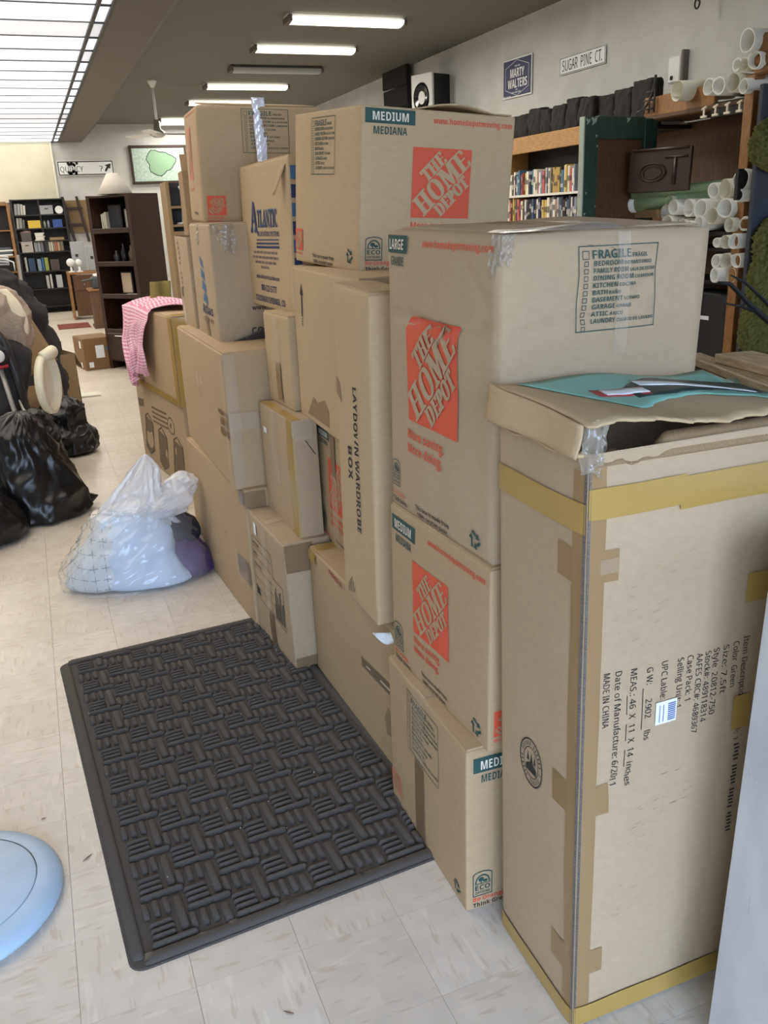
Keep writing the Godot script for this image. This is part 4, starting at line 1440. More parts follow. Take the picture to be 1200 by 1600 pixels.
# a carpet-covered rib with a rounded top and ends
func add_rib(st: SurfaceTool, a: Vector3, b: Vector3, half: float, high: float) -> void:
	var dir := (b - a).normalized()
	var side := dir.cross(Vector3.UP)
	var rings := []
	for e in [[0.0, 0.55, 0.1], [0.12, 0.85, 0.7], [0.5, 1.0, 1.0], [-0.5, 1.0, 1.0], [-0.12, 0.85, 0.7], [0.0, 0.55, 0.1]]:
		var at: Vector3
		if rings.size() < 3:
			at = a + dir * e[0] * half * 2.0
		else:
			at = b + dir * e[0] * half * 2.0
		var row := []
		for k in 6:
			var t := PI * k / 5.0
			row.append(at + side * cos(t) * half * e[1] + Vector3.UP * pow(sin(t), 0.4) * high * e[2])
		rings.append(row)
	for i in rings.size() - 1:
		for k in 5:
			quad(st, rings[i][k], rings[i + 1][k], rings[i + 1][k + 1], rings[i][k + 1])


# ---------------------------------------------------------------- things along the aisle
func build_aisle_things() -> void:
	build_clear_bag()
	build_cloth()
	# round pale blue disc at the lower left
	var o := thing("round_disc", "pale blue round plastic disc lying on the floor left of the mat", "plastic disc", Vector3(-0.40, 0, -1.885))
	var st := tool_new()
	add_lathe(st, [Vector2(0, 0.0), Vector2(0.232, 0.0), Vector2(0.241, 0.006), Vector2(0.243, 0.014), Vector2(0.238, 0.026), Vector2(0.226, 0.036), Vector2(0.205, 0.041), Vector2(0.187, 0.043)], 64)
	obj("rim", st, M.blue_plastic, o)
	st = tool_new()
	add_lathe(st, [Vector2(0.1855, 0.036), Vector2(0.1855, 0.0425), Vector2(0.182, 0.044), Vector2(0.1, 0.048), Vector2(0.0, 0.049)], 64)
	obj("cap", st, M.blue_plastic, o)
	# black bin bags
	var bag := thing("bin_bag", "largest full black plastic bag, with a long pointed corner toward the aisle", "plastic bag", Vector3(-0.12, 0, -4.95))
	st = lump([[-0.06, 0.0, 0.0, 0.2, 0.18], [-0.04, 0.02, 0.0, 0.265, 0.23], [-0.045, 0.12, 0.0, 0.25, 0.22], [-0.06, 0.25, 0.0, 0.21, 0.19], [-0.08, 0.38, -0.01, 0.165, 0.15], [-0.085, 0.48, -0.02, 0.125, 0.115], [-0.07, 0.555, -0.03, 0.07, 0.065], [-0.06, 0.585, -0.03, 0.015, 0.015]], 48, 90, 0.04, 6.0, 11, true, 2.2, 0.3)
	obj("bag_body", st, M.black_plastic, bag)
	st = tool_new()
	add_tube(st, [Vector3(0.08, 0.085, 0.0), Vector3(0.15, 0.065, -0.01), Vector3(0.2, 0.05, -0.02), Vector3(0.245, 0.042, -0.04), Vector3(0.285, 0.045, -0.06)], [0.095, 0.07, 0.047, 0.028, 0.003], 14)
	obj("bag_corner", st, M.black_plastic, bag)
	bag = thing("bin_bag", "black plastic bag cut off by the picture's edge, in front of the largest bag", "plastic bag", Vector3(-0.46, 0, -4.62))
	obj("bag_body", lump([[0, 0, 0, 0.12, 0.12], [0, 0.02, 0, 0.22, 0.18], [0, 0.1, 0, 0.225, 0.19], [-0.02, 0.2, 0, 0.18, 0.16], [-0.05, 0.29, 0, 0.1, 0.1], [-0.05, 0.33, 0, 0.02, 0.02]], 36, 70, 0.035, 6.0, 12, true, 2.2, 0.3), M.black_plastic, bag)
	bag = thing("bin_bag", "slumped black plastic bag farthest back, beside the open carton", "plastic bag", Vector3(0.07, 0, -6.35))
	obj("bag_body", lump([[0, 0, 0, 0.1, 0.1], [0.0, 0.02, 0, 0.17, 0.16], [0.0, 0.12, 0, 0.17, 0.16], [-0.02, 0.2, 0, 0.14, 0.14], [0.0, 0.3, 0, 0.13, 0.12], [-0.02, 0.37, 0, 0.08, 0.08], [-0.04, 0.41, 0, 0.02, 0.02]], 40, 70, 0.045, 5.5, 13), M.black_plastic, bag)
	bag = thing("bin_bag", "low black plastic bag wedged between the stroller and the slumped bag", "plastic bag", Vector3(-0.16, 0, -5.95))
	obj("bag_body", lump([[0, 0, 0, 0.12, 0.1], [0.0, 0.02, 0, 0.17, 0.14], [0.0, 0.2, 0, 0.16, 0.13], [0.02, 0.34, 0, 0.1, 0.1], [0.02, 0.42, 0, 0.02, 0.02]], 36, 60, 0.04, 5.5, 14), M.black_plastic, bag)
	# stroller with grey tubes and a white hub
	o = thing("stroller", "dark stroller with grey tube legs and white round hub, behind the black bags", "stroller", Vector3(-0.2, 0, -5.5))
	st = tool_new()
	add_tube(st, [Vector3(-0.02, 0.02, 0.06), Vector3(0.0, 0.4, 0.03), Vector3(-0.045, 0.76, 0.0)], [0.014, 0.014, 0.014], 12)
	obj("tube_leg", st, M.grey_tube, o)
	st = tool_new()
	add_tube(st, [Vector3(0.07, 0.02, 0.06), Vector3(0.06, 0.4, 0.03), Vector3(0.03, 0.56, 0.0)], [0.013, 0.013, 0.013], 12)
	obj("tube_leg", st, M.grey_tube, o)
	st = tool_new()
	add_tube(st, [Vector3(0.055, 0.5, 0.0), Vector3(0.035, 0.7, 0.0), Vector3(0.0, 0.9, -0.02), Vector3(-0.06, 1.0, -0.05)], [0.024, 0.026, 0.026, 0.02], 12)
	obj("dark_tube", st, M.dark_plastic, o)
	st = tool_new()
	add_lathe(st, [Vector2(0, 0), Vector2(0.06, 0.0), Vector2(0.065, 0.02), Vector2(0.06, 0.045), Vector2(0.0, 0.05)], 28, Transform3D(Basis(Vector3.RIGHT, PI / 2), Vector3(-0.045, 0.83, 0.0)))
	var hub := obj("hub_housing", st, M.dark_plastic, o)
	st = tool_new()
	add_lathe(st, [Vector2(0, 0.04), Vector2(0.036, 0.04), Vector2(0.038, 0.052), Vector2(0.03, 0.062), Vector2(0.0, 0.065)], 28, Transform3D(Basis(Vector3.RIGHT, PI / 2), Vector3(-0.045, 0.83, 0.0)))
	obj("hub_cap", st, M.white_plastic, hub)
	st = tool_new()
	add_tube(st, [Vector3(-0.1, 0.75, 0.02), Vector3(-0.05, 0.765, 0.05), Vector3(0.0, 0.77, 0.03)], [0.01, 0.011, 0.01], 8)
	obj("red_band", st, plain(c8(176, 42, 58), 0.5), o)
	obj("dark_seat", lump([[-0.1, 0.3, -0.12, 0.02, 0.02], [-0.08, 0.4, -0.12, 0.1, 0.1], [-0.06, 0.6, -0.12, 0.13, 0.1], [0.0, 0.8, -0.14, 0.12, 0.1], [0.0, 0.9, -0.14, 0.03, 0.03]], 24, 40, 0.03, 5.0, 15), plain(c8(40, 36, 38), 0.8), o)
	# cream tray standing on edge
	o = thing("feeding_tray", "cream oval plastic tray standing on edge beside the stroller", "tray", Vector3(0.0, 0.64, -5.5))
	o.rotation_degrees = Vector3(0, 66, -4)
	st = tool_new()
	var tt := Transform3D(Basis(Vector3.RIGHT, PI / 2), Vector3.ZERO)
	add_lathe(st, [Vector2(0, -0.03), Vector2(0.125, -0.03), Vector2(0.16, -0.024), Vector2(0.172, 0.0), Vector2(0.168, 0.022), Vector2(0.155, 0.03), Vector2(0.143, 0.022), Vector2(0.135, -0.01), Vector2(0.12, -0.018), Vector2(0.0, -0.018)], 48, tt, 0.82, 1.08)
	var shell := obj("tray_shell", st, M.cream_plastic, o)
	st = tool_new()
	add_tube(st, [Vector3(-0.06, 0.16, 0.01), Vector3(0.0, 0.185, 0.05), Vector3(0.06, 0.16, 0.01)], [0.03, 0.038, 0.03], 14)
	obj("cup_holder", st, M.cream_plastic, shell)
	# heap of clothes and coats behind
	o = thing("quilted_coat", "pale tan quilted coat heaped above the stroller at the left edge", "coat", Vector3(-0.2, 0.78, -5.72))
	obj("coat_body", lump([[0, 0.0, 0, 0.05, 0.05], [0.02, 0.08, 0, 0.13, 0.1], [0.0, 0.2, 0, 0.16, 0.12], [-0.02, 0.32, 0, 0.15, 0.12], [-0.03, 0.4, 0, 0.1, 0.08], [-0.03, 0.44, 0, 0.02, 0.02]], 30, 50, 0.035, 6.0, 16), grained(c8(176, 160, 144), noise_tex(0.05, Color(0.8, 0.78, 0.76), Color(1, 1, 1), 31), Vector3(4, 4, 4), 0.7), o)
	obj("coat_lining", lump([[0.12, 0.14, 0.07, 0.02, 0.02], [0.11, 0.22, 0.08, 0.035, 0.03], [0.08, 0.32, 0.08, 0.04, 0.03], [0.04, 0.41, 0.07, 0.02, 0.02]], 14, 20, 0.012, 8.0, 17), plain(c8(226, 216, 190), 0.8), o)
	o = thing("clothes_heap", "dark heap of black and burgundy clothes behind the tan coat", "clothes", Vector3(-0.25, 0.0, -7.4))
	obj("heap_body", lump([[0, 0, 0, 0.3, 0.3], [0, 0.3, 0, 0.36, 0.34], [0.0, 0.7, 0, 0.34, 0.3], [-0.05, 1.0, 0, 0.3, 0.26], [-0.1, 1.2, 0, 0.2, 0.2], [-0.1, 1.28, 0, 0.03, 0.03]], 40, 60, 0.07, 4.0, 18), plain(c8(34, 28, 32), 0.85), o)
	obj("burgundy_fold", lump([[0.14, 0.8, 0.22, 0.03, 0.03], [0.13, 0.86, 0.24, 0.08, 0.08], [0.12, 0.93, 0.23, 0.07, 0.07], [0.1, 0.98, 0.2, 0.02, 0.02]], 14, 26, 0.02, 6.0, 19), plain(c8(84, 34, 48), 0.85), o)
	obj("navy_fold", lump([[0.2, 0.3, 0.1, 0.05, 0.05], [0.22, 0.45, 0.12, 0.13, 0.12], [0.2, 0.68, 0.12, 0.12, 0.12], [0.16, 0.8, 0.1, 0.03, 0.03]], 18, 30, 0.03, 5.0, 20), plain(c8(32, 36, 56), 0.85), o)
	o = thing("clothes_hanger", "white plastic hangers lying on the dark clothes heap", "hanger", Vector3(-0.32, 1.29, -7.3), 20.0)
	for k in 3:
		st = tool_new()
		var y := 0.02 * k
		add_tube(st, [Vector3(-0.2, y, 0.03 * k), Vector3(0.0, y + 0.03, 0.1), Vector3(0.2, y, 0.0), Vector3(0.21, y - 0.015, -0.02), Vector3(-0.2, y, 0.02)], [0.007, 0.007, 0.007, 0.007, 0.007], 8)
		obj("hanger_bar", st, M.white_plastic, o)
	st = tool_new()
	add_tube(st, [Vector3(0.17, 0.03, 0.02), Vector3(0.22, 0.0, 0.05), Vector3(0.21, -0.06, 0.08)], [0.005, 0.006, 0.004], 8)
	obj("hook", st, M.white_plastic, o)
	o = thing("magenta_scarf", "magenta and grey garments hanging behind the white hangers", "clothes", Vector3(-0.5, 1.2, -8.1))
	obj("magenta_cloth", lump([[0.05, 0.0, 0, 0.03, 0.03], [0.05, 0.1, 0, 0.12, 0.08], [0.02, 0.2, 0, 0.08, 0.07], [-0.03, 0.34, 0, 0.05, 0.04], [-0.05, 0.42, 0, 0.02, 0.02]], 20, 30, 0.02, 6.0, 21), plain(c8(140, 46, 96), 0.8), o)
	obj("grey_cloth", lump([[0.15, 0.08, 0.05, 0.03, 0.03], [0.16, 0.14, 0.05, 0.1, 0.08], [0.12, 0.24, 0.05, 0.06, 0.06], [0.08, 0.34, 0.05, 0.05, 0.05], [0.06, 0.4, 0.05, 0.01, 0.01]], 20, 30, 0.025, 6.0, 22), plain(c8(150, 152, 150), 0.8), o)
	# brown carton flaps and a bag with a red patch
	o = thing("leaning_carton", "flattened tan carton leaning beside the tan coat", "cardboard box", Vector3(-0.05, 0.0, -6.3))
	st = sheet(func(s: float, t: float) -> Vector3: return Vector3(-0.2 + lerpf(0.34, 0.2, t) * s, 0.5 + 0.16 * s * (1.0 - t) + t * (0.55 - 0.07 * s), -0.06 * s - 0.06 * t), 8, 8, 0.006)
	obj("carton_sheet", st, M.card_raw, o)
	st = sheet(func(s: float, t: float) -> Vector3: return Vector3(-0.22 + 0.36 * s, 0.0 + 0.5 * t, -0.1 * s), 4, 4, 0.006)
	obj("carton_sheet", st, M.card_raw, o)
	o = thing("tote_bag", "yellow tote bag with a red patch lying behind the open carton", "bag", Vector3(0.03, 0.475, -8.4))
	obj("bag_body", lump([[0.07, 0.0, 0, 0.03, 0.03], [0.06, 0.05, 0, 0.07, 0.06], [0.0, 0.13, 0, 0.075, 0.06], [-0.05, 0.21, 0, 0.03, 0.03], [-0.06, 0.23, 0, 0.01, 0.01]], 24, 36, 0.02, 6.0, 23), plain(c8(198, 166, 108), 0.8), o)
	obj("red_patch", lump([[0.03, 0.03, 0.04, 0.02, 0.01], [0.03, 0.06, 0.05, 0.035, 0.02], [0.01, 0.1, 0.05, 0.035, 0.02], [0.0, 0.12, 0.04, 0.01, 0.01]], 10, 24, 0.004, 6.0, 24), plain(c8(176, 48, 62), 0.8), o)
	# open carton with a dark printed lower half
	var b := carton("open_carton", "open brown carton with a dark printed band, between the black bags and the aisle", Vector3(0.02, 0.0, -8.05), 16.0, Vector3(0.25, 0.47, 0.38), {"open": true, "mat": M.card_raw})
	poly(ink(b, "black"), b, "f", [Vector2(0.002, 0.004), Vector2(0.248, 0.004), Vector2(0.248, 0.17), Vector2(0.002, 0.17)])
	text(ink(b, "white_ink"), b, "f", "VIA", 0.04, 0.12, 0.03, 0.07, 0.0, "Droid Sans", 400, 0.0016)
	tape(b, M.label_white, [["f", 0.02, 0.28, 0.05, 0.35]], "white_label")
	var wing := sheet(func(s: float, t: float) -> Vector3: return Vector3(0.252 + 0.05 * t, 0.47 - 0.13 * t, -0.01 - 0.34 * s), 4, 4, 0.004)
	obj("side_flap", wing, M.card_raw, b.n)
	finish(b)
	b = carton("parcel", "brown parcel with white address label on the floor in front of the dark bookcase", Vector3(0.425, 0.0, -10.17), 9.8, Vector3(0.34, 0.347, 0.467), {"mat": M.card_dark})
	tape(b, M.label_white, [["f", 0.13, 0.13, 0.225, 0.27], ["a", 0.3, 0.24, 0.38, 0.32], ["a", 0.28, 0.02, 0.34, 0.08], ["f", 0.04, 0.03, 0.09, 0.09]], "white_label")
	tape(b, M.blue_ink, [["f", 0.245, 0.21, 0.275, 0.25]], "blue_sticker")
	scribble(ink(b, "black"), b, "f", 0.14, 0.15, 0.03, 0.075)
	finish(b)
	# twigs and scraps on the floor
	for q in [[50, -0.335, -2.6, 35.0, 0.032], [99, -0.1, -1.93, 40.0, 0.03], [80, -0.2, -2.14, 8.0, 0.014], [436, 0.245, -1.29, -40.0, 0.022]]:
		st = tool_new()
		var v: Vector3 = Vector3(cos(deg_to_rad(q[3])), 0, -sin(deg_to_rad(q[3]))) * (q[4] * 0.5)
		add_tube(st, [Vector3(q[1], 0.0015, q[2]) - v, Vector3(q[1], 0.003, q[2] + 0.002), Vector3(q[1], 0.0015, q[2]) + v], [0.0006, 0.0018, 0.0005], 6)
		tag(obj("twig", st, plain(c8(104, 78, 60), 0.9)), ["curved brown twig on the open floor left of the mat", "short reddish leaf scrap on the tiles close to the mat's left edge", "tiny thin twig beside the blue disc", "bent dark hair-thin twig on the tiles in front of the mat"][[50, 99, 80, 436].find(int(q[0]))], "twig")


func build_clear_bag() -> void:
	var o := thing("clothes_bag", "clear plastic bag full of white, pale blue, navy and purple clothes on the floor", "plastic bag", Vector3(0.245, 0, -3.78), -6.0)
	var check := Image.create(128, 128, false, Image.FORMAT_RGB8)
	check.fill(c8(200, 206, 210))
	for k in 16:
		for n in 7:
			var x := (k % 4) * 32 + 8
			var y := (k / 4) * 32 + 8
			check.fill_rect(Rect2i(x + 8, y, 2, 20), c8(124, 130, 138))
			check.fill_rect(Rect2i(x - 3, y + 9, 24, 2), c8(124, 130, 138))
	var white := plain(Color(1, 1, 1), 0.8)
	white.albedo_texture = ImageTexture.create_from_image(check)
	white.uv1_triplanar = true
	white.uv1_scale = Vector3(5, 5, 5)
	obj("patterned_cloth", lump([[-0.1, 0.0, 0, 0.08, 0.08], [-0.13, 0.01, 0.02, 0.16, 0.15], [-0.13, 0.08, 0.02, 0.155, 0.16], [-0.08, 0.2, 0, 0.12, 0.14], [-0.03, 0.28, 0, 0.07, 0.08], [0, 0.3, 0, 0.02, 0.02]], 24, 44, 0.022, 6.0, 40), white, o)
	obj("pale_blue_cloth", lump([[0.04, 0.0, 0.08, 0.1, 0.08], [0.05, 0.01, 0.09, 0.185, 0.12], [0.04, 0.07, 0.09, 0.16, 0.13], [0.02, 0.15, 0.06, 0.16, 0.13], [0.0, 0.24, 0.02, 0.15, 0.12], [0.0, 0.30, 0, 0.1, 0.08], [0.0, 0.32, 0, 0.02, 0.02]], 26, 50, 0.024, 5.0, 41), plain(c8(194, 210, 230), 0.75), o)
	obj("navy_cloth", lump([[0.16, 0.1, -0.02, 0.04, 0.04], [0.17, 0.14, -0.02, 0.12, 0.1], [0.16, 0.22, -0.02, 0.11, 0.1], [0.14, 0.29, -0.02, 0.05, 0.05], [0.14, 0.3, -0.02, 0.02, 0.02]], 16, 34, 0.02, 7.0, 42), plain(c8(24, 30, 46), 0.7), o)
	obj("purple_cloth", lump([[0.22, 0.0, 0.03, 0.06, 0.06], [0.22, 0.01, 0.03, 0.115, 0.11], [0.21, 0.08, 0.03, 0.11, 0.11], [0.18, 0.16, 0.0, 0.09, 0.09], [0.16, 0.2, 0.0, 0.02, 0.02]], 18, 34, 0.02, 7.0, 43), plain(c8(78, 56, 100), 0.5), o)
	obj("plastic_film", lump([[0.0, 0.0, 0.03, 0.26, 0.16], [0.0, 0.012, 0.03, 0.315, 0.22], [0.0, 0.09, 0.03, 0.31, 0.225], [0.02, 0.2, 0.0, 0.245, 0.19], [0.03, 0.3, -0.02, 0.18, 0.14], [0.06, 0.34, -0.02, 0.15, 0.11]], 48, 110, 0.026, 9.0, 44, true, 2.2, 0.75), clear_film(c8(235, 240, 245), 0.07, 0.16), o)
	# loose whitish top: a tall peak and a bunched ear
	var haze := clear_film(c8(242, 243, 246), 0.42, 0.2)
	obj("film_peak", lump([[0.03, 0.24, -0.02, 0.2, 0.12], [0.03, 0.32, -0.02, 0.135, 0.08], [0.055, 0.4, -0.02, 0.09, 0.05], [0.085, 0.48, -0.02, 0.05, 0.03], [0.1, 0.55, -0.02, 0.008, 0.008]], 40, 80, 0.03, 7.0, 45, true, 2.0, 0.3), haze, o)
	obj("film_ear", lump([[0.13, 0.28, 0.0, 0.1, 0.07], [0.19, 0.34, 0.01, 0.085, 0.06], [0.225, 0.39, 0.01, 0.06, 0.05], [0.235, 0.43, 0.01, 0.05, 0.045], [0.24, 0.465, 0.01, 0.012, 0.01]], 30, 60, 0.034, 12.0, 46), haze, o)


func build_cloth() -> void:
	var im := Image.create(64, 64, false, Image.FORMAT_RGB8)
	for y in 64:
		for x in 64:
			var a := 1.0 if (x % 8) < 3 else 0.0
			var b := 1.0 if (y % 8) < 4 else 0.0
			im.set_pixel(x, y, c8(240, 212, 220).lerp(c8(204, 96, 132), 0.22 * a + 0.5 * b))
	var m := plain(Color(1, 1, 1), 0.9)
	m.albedo_texture = ImageTexture.create_from_image(im)
	m.uv1_scale = Vector3(3.5, 5, 1)
	# over the top corner of the carton, then hanging down its aisle side in folds
	var fold := func(s: float, t: float) -> Vector3:
		var along := lerpf(-1.0, -0.36, s)
		var ripple := sin(s * 26.0 + t * 3.0) * 0.02 + sin(s * 11.0 - t * 4.0) * 0.016
		if t < 0.36:
			var q := t / 0.36
			return Vector3(0.26 - 0.275 * q, 0.506 + absf(ripple) * 0.8 + 0.03 * sin(q * PI), along + 0.2 * (1.0 - q))
		var q2 := (t - 0.36) / 0.64
		var len := 0.47 - 0.12 * s + 0.05 * sin(s * 8.0)
		return Vector3(-0.032 - absf(ripple) * 1.7 * q2 - 0.02 * sin(q2 * PI), 0.506 - len * q2 + 0.01 * sin(q2 * 16.0 + s * 4.0), along + (-0.72 - along) * 0.35 * q2 + 0.02 * sin(q2 * 11.0))
	var o := obj("checked_cloth", sheet(fold, 60, 60, 0.003), m)
	o.position = Vector3(0.675, 0.533, -4.83)
	o.rotation_degrees.y = 7.2
	tag(o, "pink and white checked cloth draped over the corner of the yellow-taped carton", "cloth")
	var st := sheet(func(s: float, t: float) -> Vector3: return Vector3(0.12 * s + 0.02 * t, 0.15 * t, 0.02 * sin(s * 7.0) - 0.05 * t), 12, 10, 0.012)
	var p := obj("patterned_pouch", st, grained(c8(176, 164, 96), noise_tex(0.12, Color(0.4, 0.36, 0.25), Color(1, 1, 1), 52), Vector3(6, 6, 6), 0.8))
	p.position = Vector3(0.665, 1.028, -5.55)
	tag(p, "olive yellow patterned pouch standing behind the pink checked cloth", "pouch")


# ---------------------------------------------------------------- right wall: shelves, maps, signs
# a cabinet whose front lies on z = 0, x from 0 to w
func shelf_unit(o: Node3D, w: float, h: float, d: float, levels: Array, mat: Material, side := 0.025, back: Material = null, y0 := 0.0) -> void:
	piece("side_panel", block(Vector3(side, h, d), 0.002), mat, o, Vector3(side / 2, y0 + h / 2, -d / 2))
	piece("side_panel", block(Vector3(side, h, d), 0.002), mat, o, Vector3(w - side / 2, y0 + h / 2, -d / 2))
	for y in levels:
		piece("shelf", block(Vector3(w - side * 2, 0.022, d - 0.012), 0.002), mat, o, Vector3(w / 2, y, -d / 2))
	piece("back_panel", block(Vector3(w - 0.01, h, 0.008), 0.001), back if back else mat, o, Vector3(w / 2, y0 + h / 2, -d + 0.004))


const BOOK_COLORS := [[228, 222, 208, "cream"], [40, 36, 38, "black"], [178, 150, 82, "ochre"], [150, 60, 44, "rust red"], [130, 138, 160, "grey blue"], [186, 100, 96, "rose red"], [232, 232, 226, "white"], [70, 112, 138, "teal blue"], [46, 44, 74, "navy"], [204, 176, 96, "yellow"], [196, 78, 56, "orange red"], [96, 82, 70, "brown"], [60, 82, 116, "steel blue"], [170, 176, 172, "pale grey"]]


func build_right_side() -> void:
	# pine bookcase
	var o := thing("bookcase", "pine bookcase full of books against the right wall", "bookcase", Vector3(4.75, 0, -8.42), -90.0)
	shelf_unit(o, 1.47, 2.1, 0.3, [0.3, 0.7, 1.05, 1.375, 2.08], M.pine, 0.03, M.black_wood)
	piece("white_shelf", block(Vector3(1.4, 0.022, 0.28), 0.002), M.trim_white, o, Vector3(0.735, 1.632, -0.145))
	piece("top_rail", block(Vector3(1.5, 0.15, 0.03), 0.004), M.pine, o, Vector3(0.735, 2.105, 0.012))
	var order := [[0, 1, 2, 3, 13, 4, 5, 6, 7, 2, 1, 8, 7, 6, 11, 0, 2, 9, 0, 5, 4, 6, 9, 2, 6, 1, 8, 5, 1, 0], [0, 1, 5, 11, 0, 8, 8, 10, 1, 13, 6, 11, 5, 4, 1, 12, 12, 8, 4, 5, 9, 9, 8, 8, 1, 0, 0, 9, 2, 0]]
	for row in 2:
		var x := 0.07
		for k in 38:
			var e: Array = BOOK_COLORS[order[row][(k * 7 + k / 30) % 30]]
			var w := rng.randf_range(0.021, 0.044)
			var h := rng.randf_range(0.185, 0.24) if row == 0 else rng.randf_range(0.19, 0.235)
			if x + w > 1.41:
				break
			var bk := thing("book", "%s spined book, %s from far end of the pine bookcase's %s row" % [e[3], nth(k), ["upper", "lower"][row]], "book", Vector3(4.765 + rng.randf() * 0.02, [1.643, 1.386][row], -8.42 + x + w / 2), -90.0, "books in the pine bookcase")
			var mt := plain(c8(e[0], e[1], e[2]), 0.5)
			piece("cover", block(Vector3(w - 0.002, h, 0.15), 0.004), mt, bk, Vector3(0, h / 2, -0.076))
			piece("spine_band", block(Vector3(w - 0.001, h * rng.randf_range(0.1, 0.3), 0.004), 0.001), plain(c8(e[0], e[1], e[2]).lerp(Color(0.9, 0.88, 0.8) if e[0] < 150 else Color(0.2, 0.18, 0.18), 0.6), 0.5), bk, Vector3(0, h * rng.randf_range(0.3, 0.75), 0.0))
			x += w + 0.001
	# charred planks on top
	var edges := [-8.36, -7.98, -7.74, -7.56, -7.32, -7.11, -6.9, -6.67, -6.44, -6.17]
	var tops := [2.39, 2.42, 2.39, 2.40, 2.43, 2.41, 2.40, 2.42, 2.45]
	for k in 9:
		var w: float = edges[k + 1] - edges[k] - 0.012
		var h: float = tops[k] - 2.092
		var st := lump([[0, 0, 0, w * 0.49, 0.05], [0, 0.02, 0, w * 0.5, 0.055], [0.004, h * 0.5, 0, w * 0.49, 0.06], [0, h * 0.93, 0, w * 0.5, 0.055], [0, h, 0, w * 0.47, 0.045]], 18, 40, 0.02, 9.0, 60 + k, true, 7.0)
		var p := obj("charred_plank", st, M.charred)
		p.position = Vector3(4.84, 2.092, (edges[k] + edges[k + 1]) / 2)
		p.rotation_degrees.y = 90.0
		tag(p, "charred black wood slab standing on the bookcase, %s from the far end" % nth(k), "wood slab", "charred slabs on the bookcase")
		if k == 6 or k == 7 or k == 8:
			p.position.x = 4.9
	# a ledge carries the last slabs
	tag(struct("trim_9", block(Vector3(0.36, 0.03, 0.95), 0.003), M.black_wood, Vector3(4.98, 2.076, -6.5)), "dark ledge along the right wall under the charred slabs", "")
	# black board and loudspeaker far along the wall
	var bd := thing("black_board", "rough black wooden board leaning high against the right wall, left of the loudspeaker", "wood board", Vector3(5.1, 2.62, -12.0), 90.0)
	for k in 3:
		piece("plank", block(Vector3(0.85, 0.26, 0.04), 0.01), M.charred, bd, Vector3(0.02 * (k - 1), 0.14 + 0.27 * k, 0), Vector3(0, 0, 1.5 * (k - 1)))
	var wsh := thing("wall_shelf", "dark high shelf on the right wall under the loudspeaker", "shelf", Vector3(4.95, 2.6, -11.2))
	piece("shelf_board", block(Vector3(0.5, 0.04, 2.8), 0.004), M.black_wood, wsh, Vector3(0, 0, 0))
	piece("bracket", block(Vector3(0.4, 0.3, 0.04), 0.004), M.black_wood, wsh, Vector3(0.04, -0.17, 0.9))
	piece("bracket", block(Vector3(0.4, 0.3, 0.04), 0.004), M.black_wood, wsh, Vector3(0.04, -0.17, -0.9))
	var sp := thing("loudspeaker", "black loudspeaker with a white front and dark oval cone, high on the right wall", "loudspeaker", Vector3(4.86, 2.622, -10.6), -70.0)
	piece("cabinet", block(Vector3(0.36, 0.5, 0.42), 0.008), M.dark_plastic, sp, Vector3(0, 0.25, -0.23))
	var front := piece("front_frame", block(Vector3(0.37, 0.51, 0.04), 0.01), M.white_plastic, sp, Vector3(0, 0.255, 0.0))
	var cone := tool_new()
	add_lathe(cone, [Vector2(0.0, -0.01), Vector2(0.06, 0.0), Vector2(0.11, 0.016), Vector2(0.13, 0.022), Vector2(0.135, 0.012), Vector2(0.14, 0.0)], 30, Transform3D(Basis(Vector3.RIGHT, PI / 2), Vector3(0, 0.24, 0.02)), 0.95, 1.25)
	obj("cone", cone, plain(c8(18, 20, 24), 0.12), front).position = Vector3(0, -0.255, 0)
	# signs on the wall
	var sg := thing("campaign_sign", "navy yard sign reading MARTY WALTERS on the right wall", "sign", Vector3(5.185, 2.655, -8.9), -90.0)
	piece("sign_board", block(Vector3(0.6, 0.38, 0.008), 0.002), M.label_white, sg, Vector3(0.03, 0.19, 0), Vector3(0, 0, -1.0))
	piece("sign_face", block(Vector3(0.575, 0.355, 0.004), 0.001), plain(c8(26, 32, 82), 0.45), sg, Vector3(0.03, 0.19, 0.004), Vector3(0, 0, -1.0))
	var b := {"n": sg, "w": 0.6, "h": 0.38, "d": 0.01, "bulge": 0.0, "wave": 0.0, "sd": 1, "round": 0.0, "creases": [], "push": [], "ink": {}, "mat": M.card}
	b.n = Node3D.new()
	var ink_st := tool_new()
	text(ink_st, b, "f", "MARTY", 0.16, 0.2, 0.085, 0.29)
	text(ink_st, b, "f", "WALTERS", 0.11, 0.098, 0.085, 0.4)
	for q in [[0.26, 0.3, 0.1], [0.28, 0.072, 0.03], [0.2, 0.045, 0.19], [0.02, 0.014, 0.15]]:
		scribble(ink_st, b, "f", q[0], q[1], 0.016, q[2])
	line(ink_st, b, "f", [Vector2(0.06, 0.09), Vector2(0.3, 0.02), Vector2(0.54, 0.09), Vector2(0.54, 0.3), Vector2(0.3, 0.365), Vector2(0.06, 0.3), Vector2(0.06, 0.09)], 0.004)
	b.n.free()
	var wr := obj("sign_lettering", ink_st, M.label_white, sg)
	wr.position = Vector3(-0.27, 0.0, 0.007)
	wr.rotation_degrees.z = -1.0
	sg = thing("street_sign", "white street sign reading SUGAR PINE CT. on the right wall", "sign", Vector3(5.185, 2.735, -7.67), -90.0)
	piece("sign_board", block(Vector3(0.75, 0.155, 0.006), 0.002), M.label_white, sg, Vector3(0, 0.0775, 0))
	b = {"w": 0.75, "h": 0.155, "d": 0.01, "bulge": 0.0, "wave": 0.0, "sd": 1, "round": 0.0, "creases": [], "push": []}
	ink_st = tool_new()
	text(ink_st, b, "f", "SUGAR  PINE  CT.", 0.05, 0.03, 0.095, 0.65, 0.0, "Droid Sans", 400)
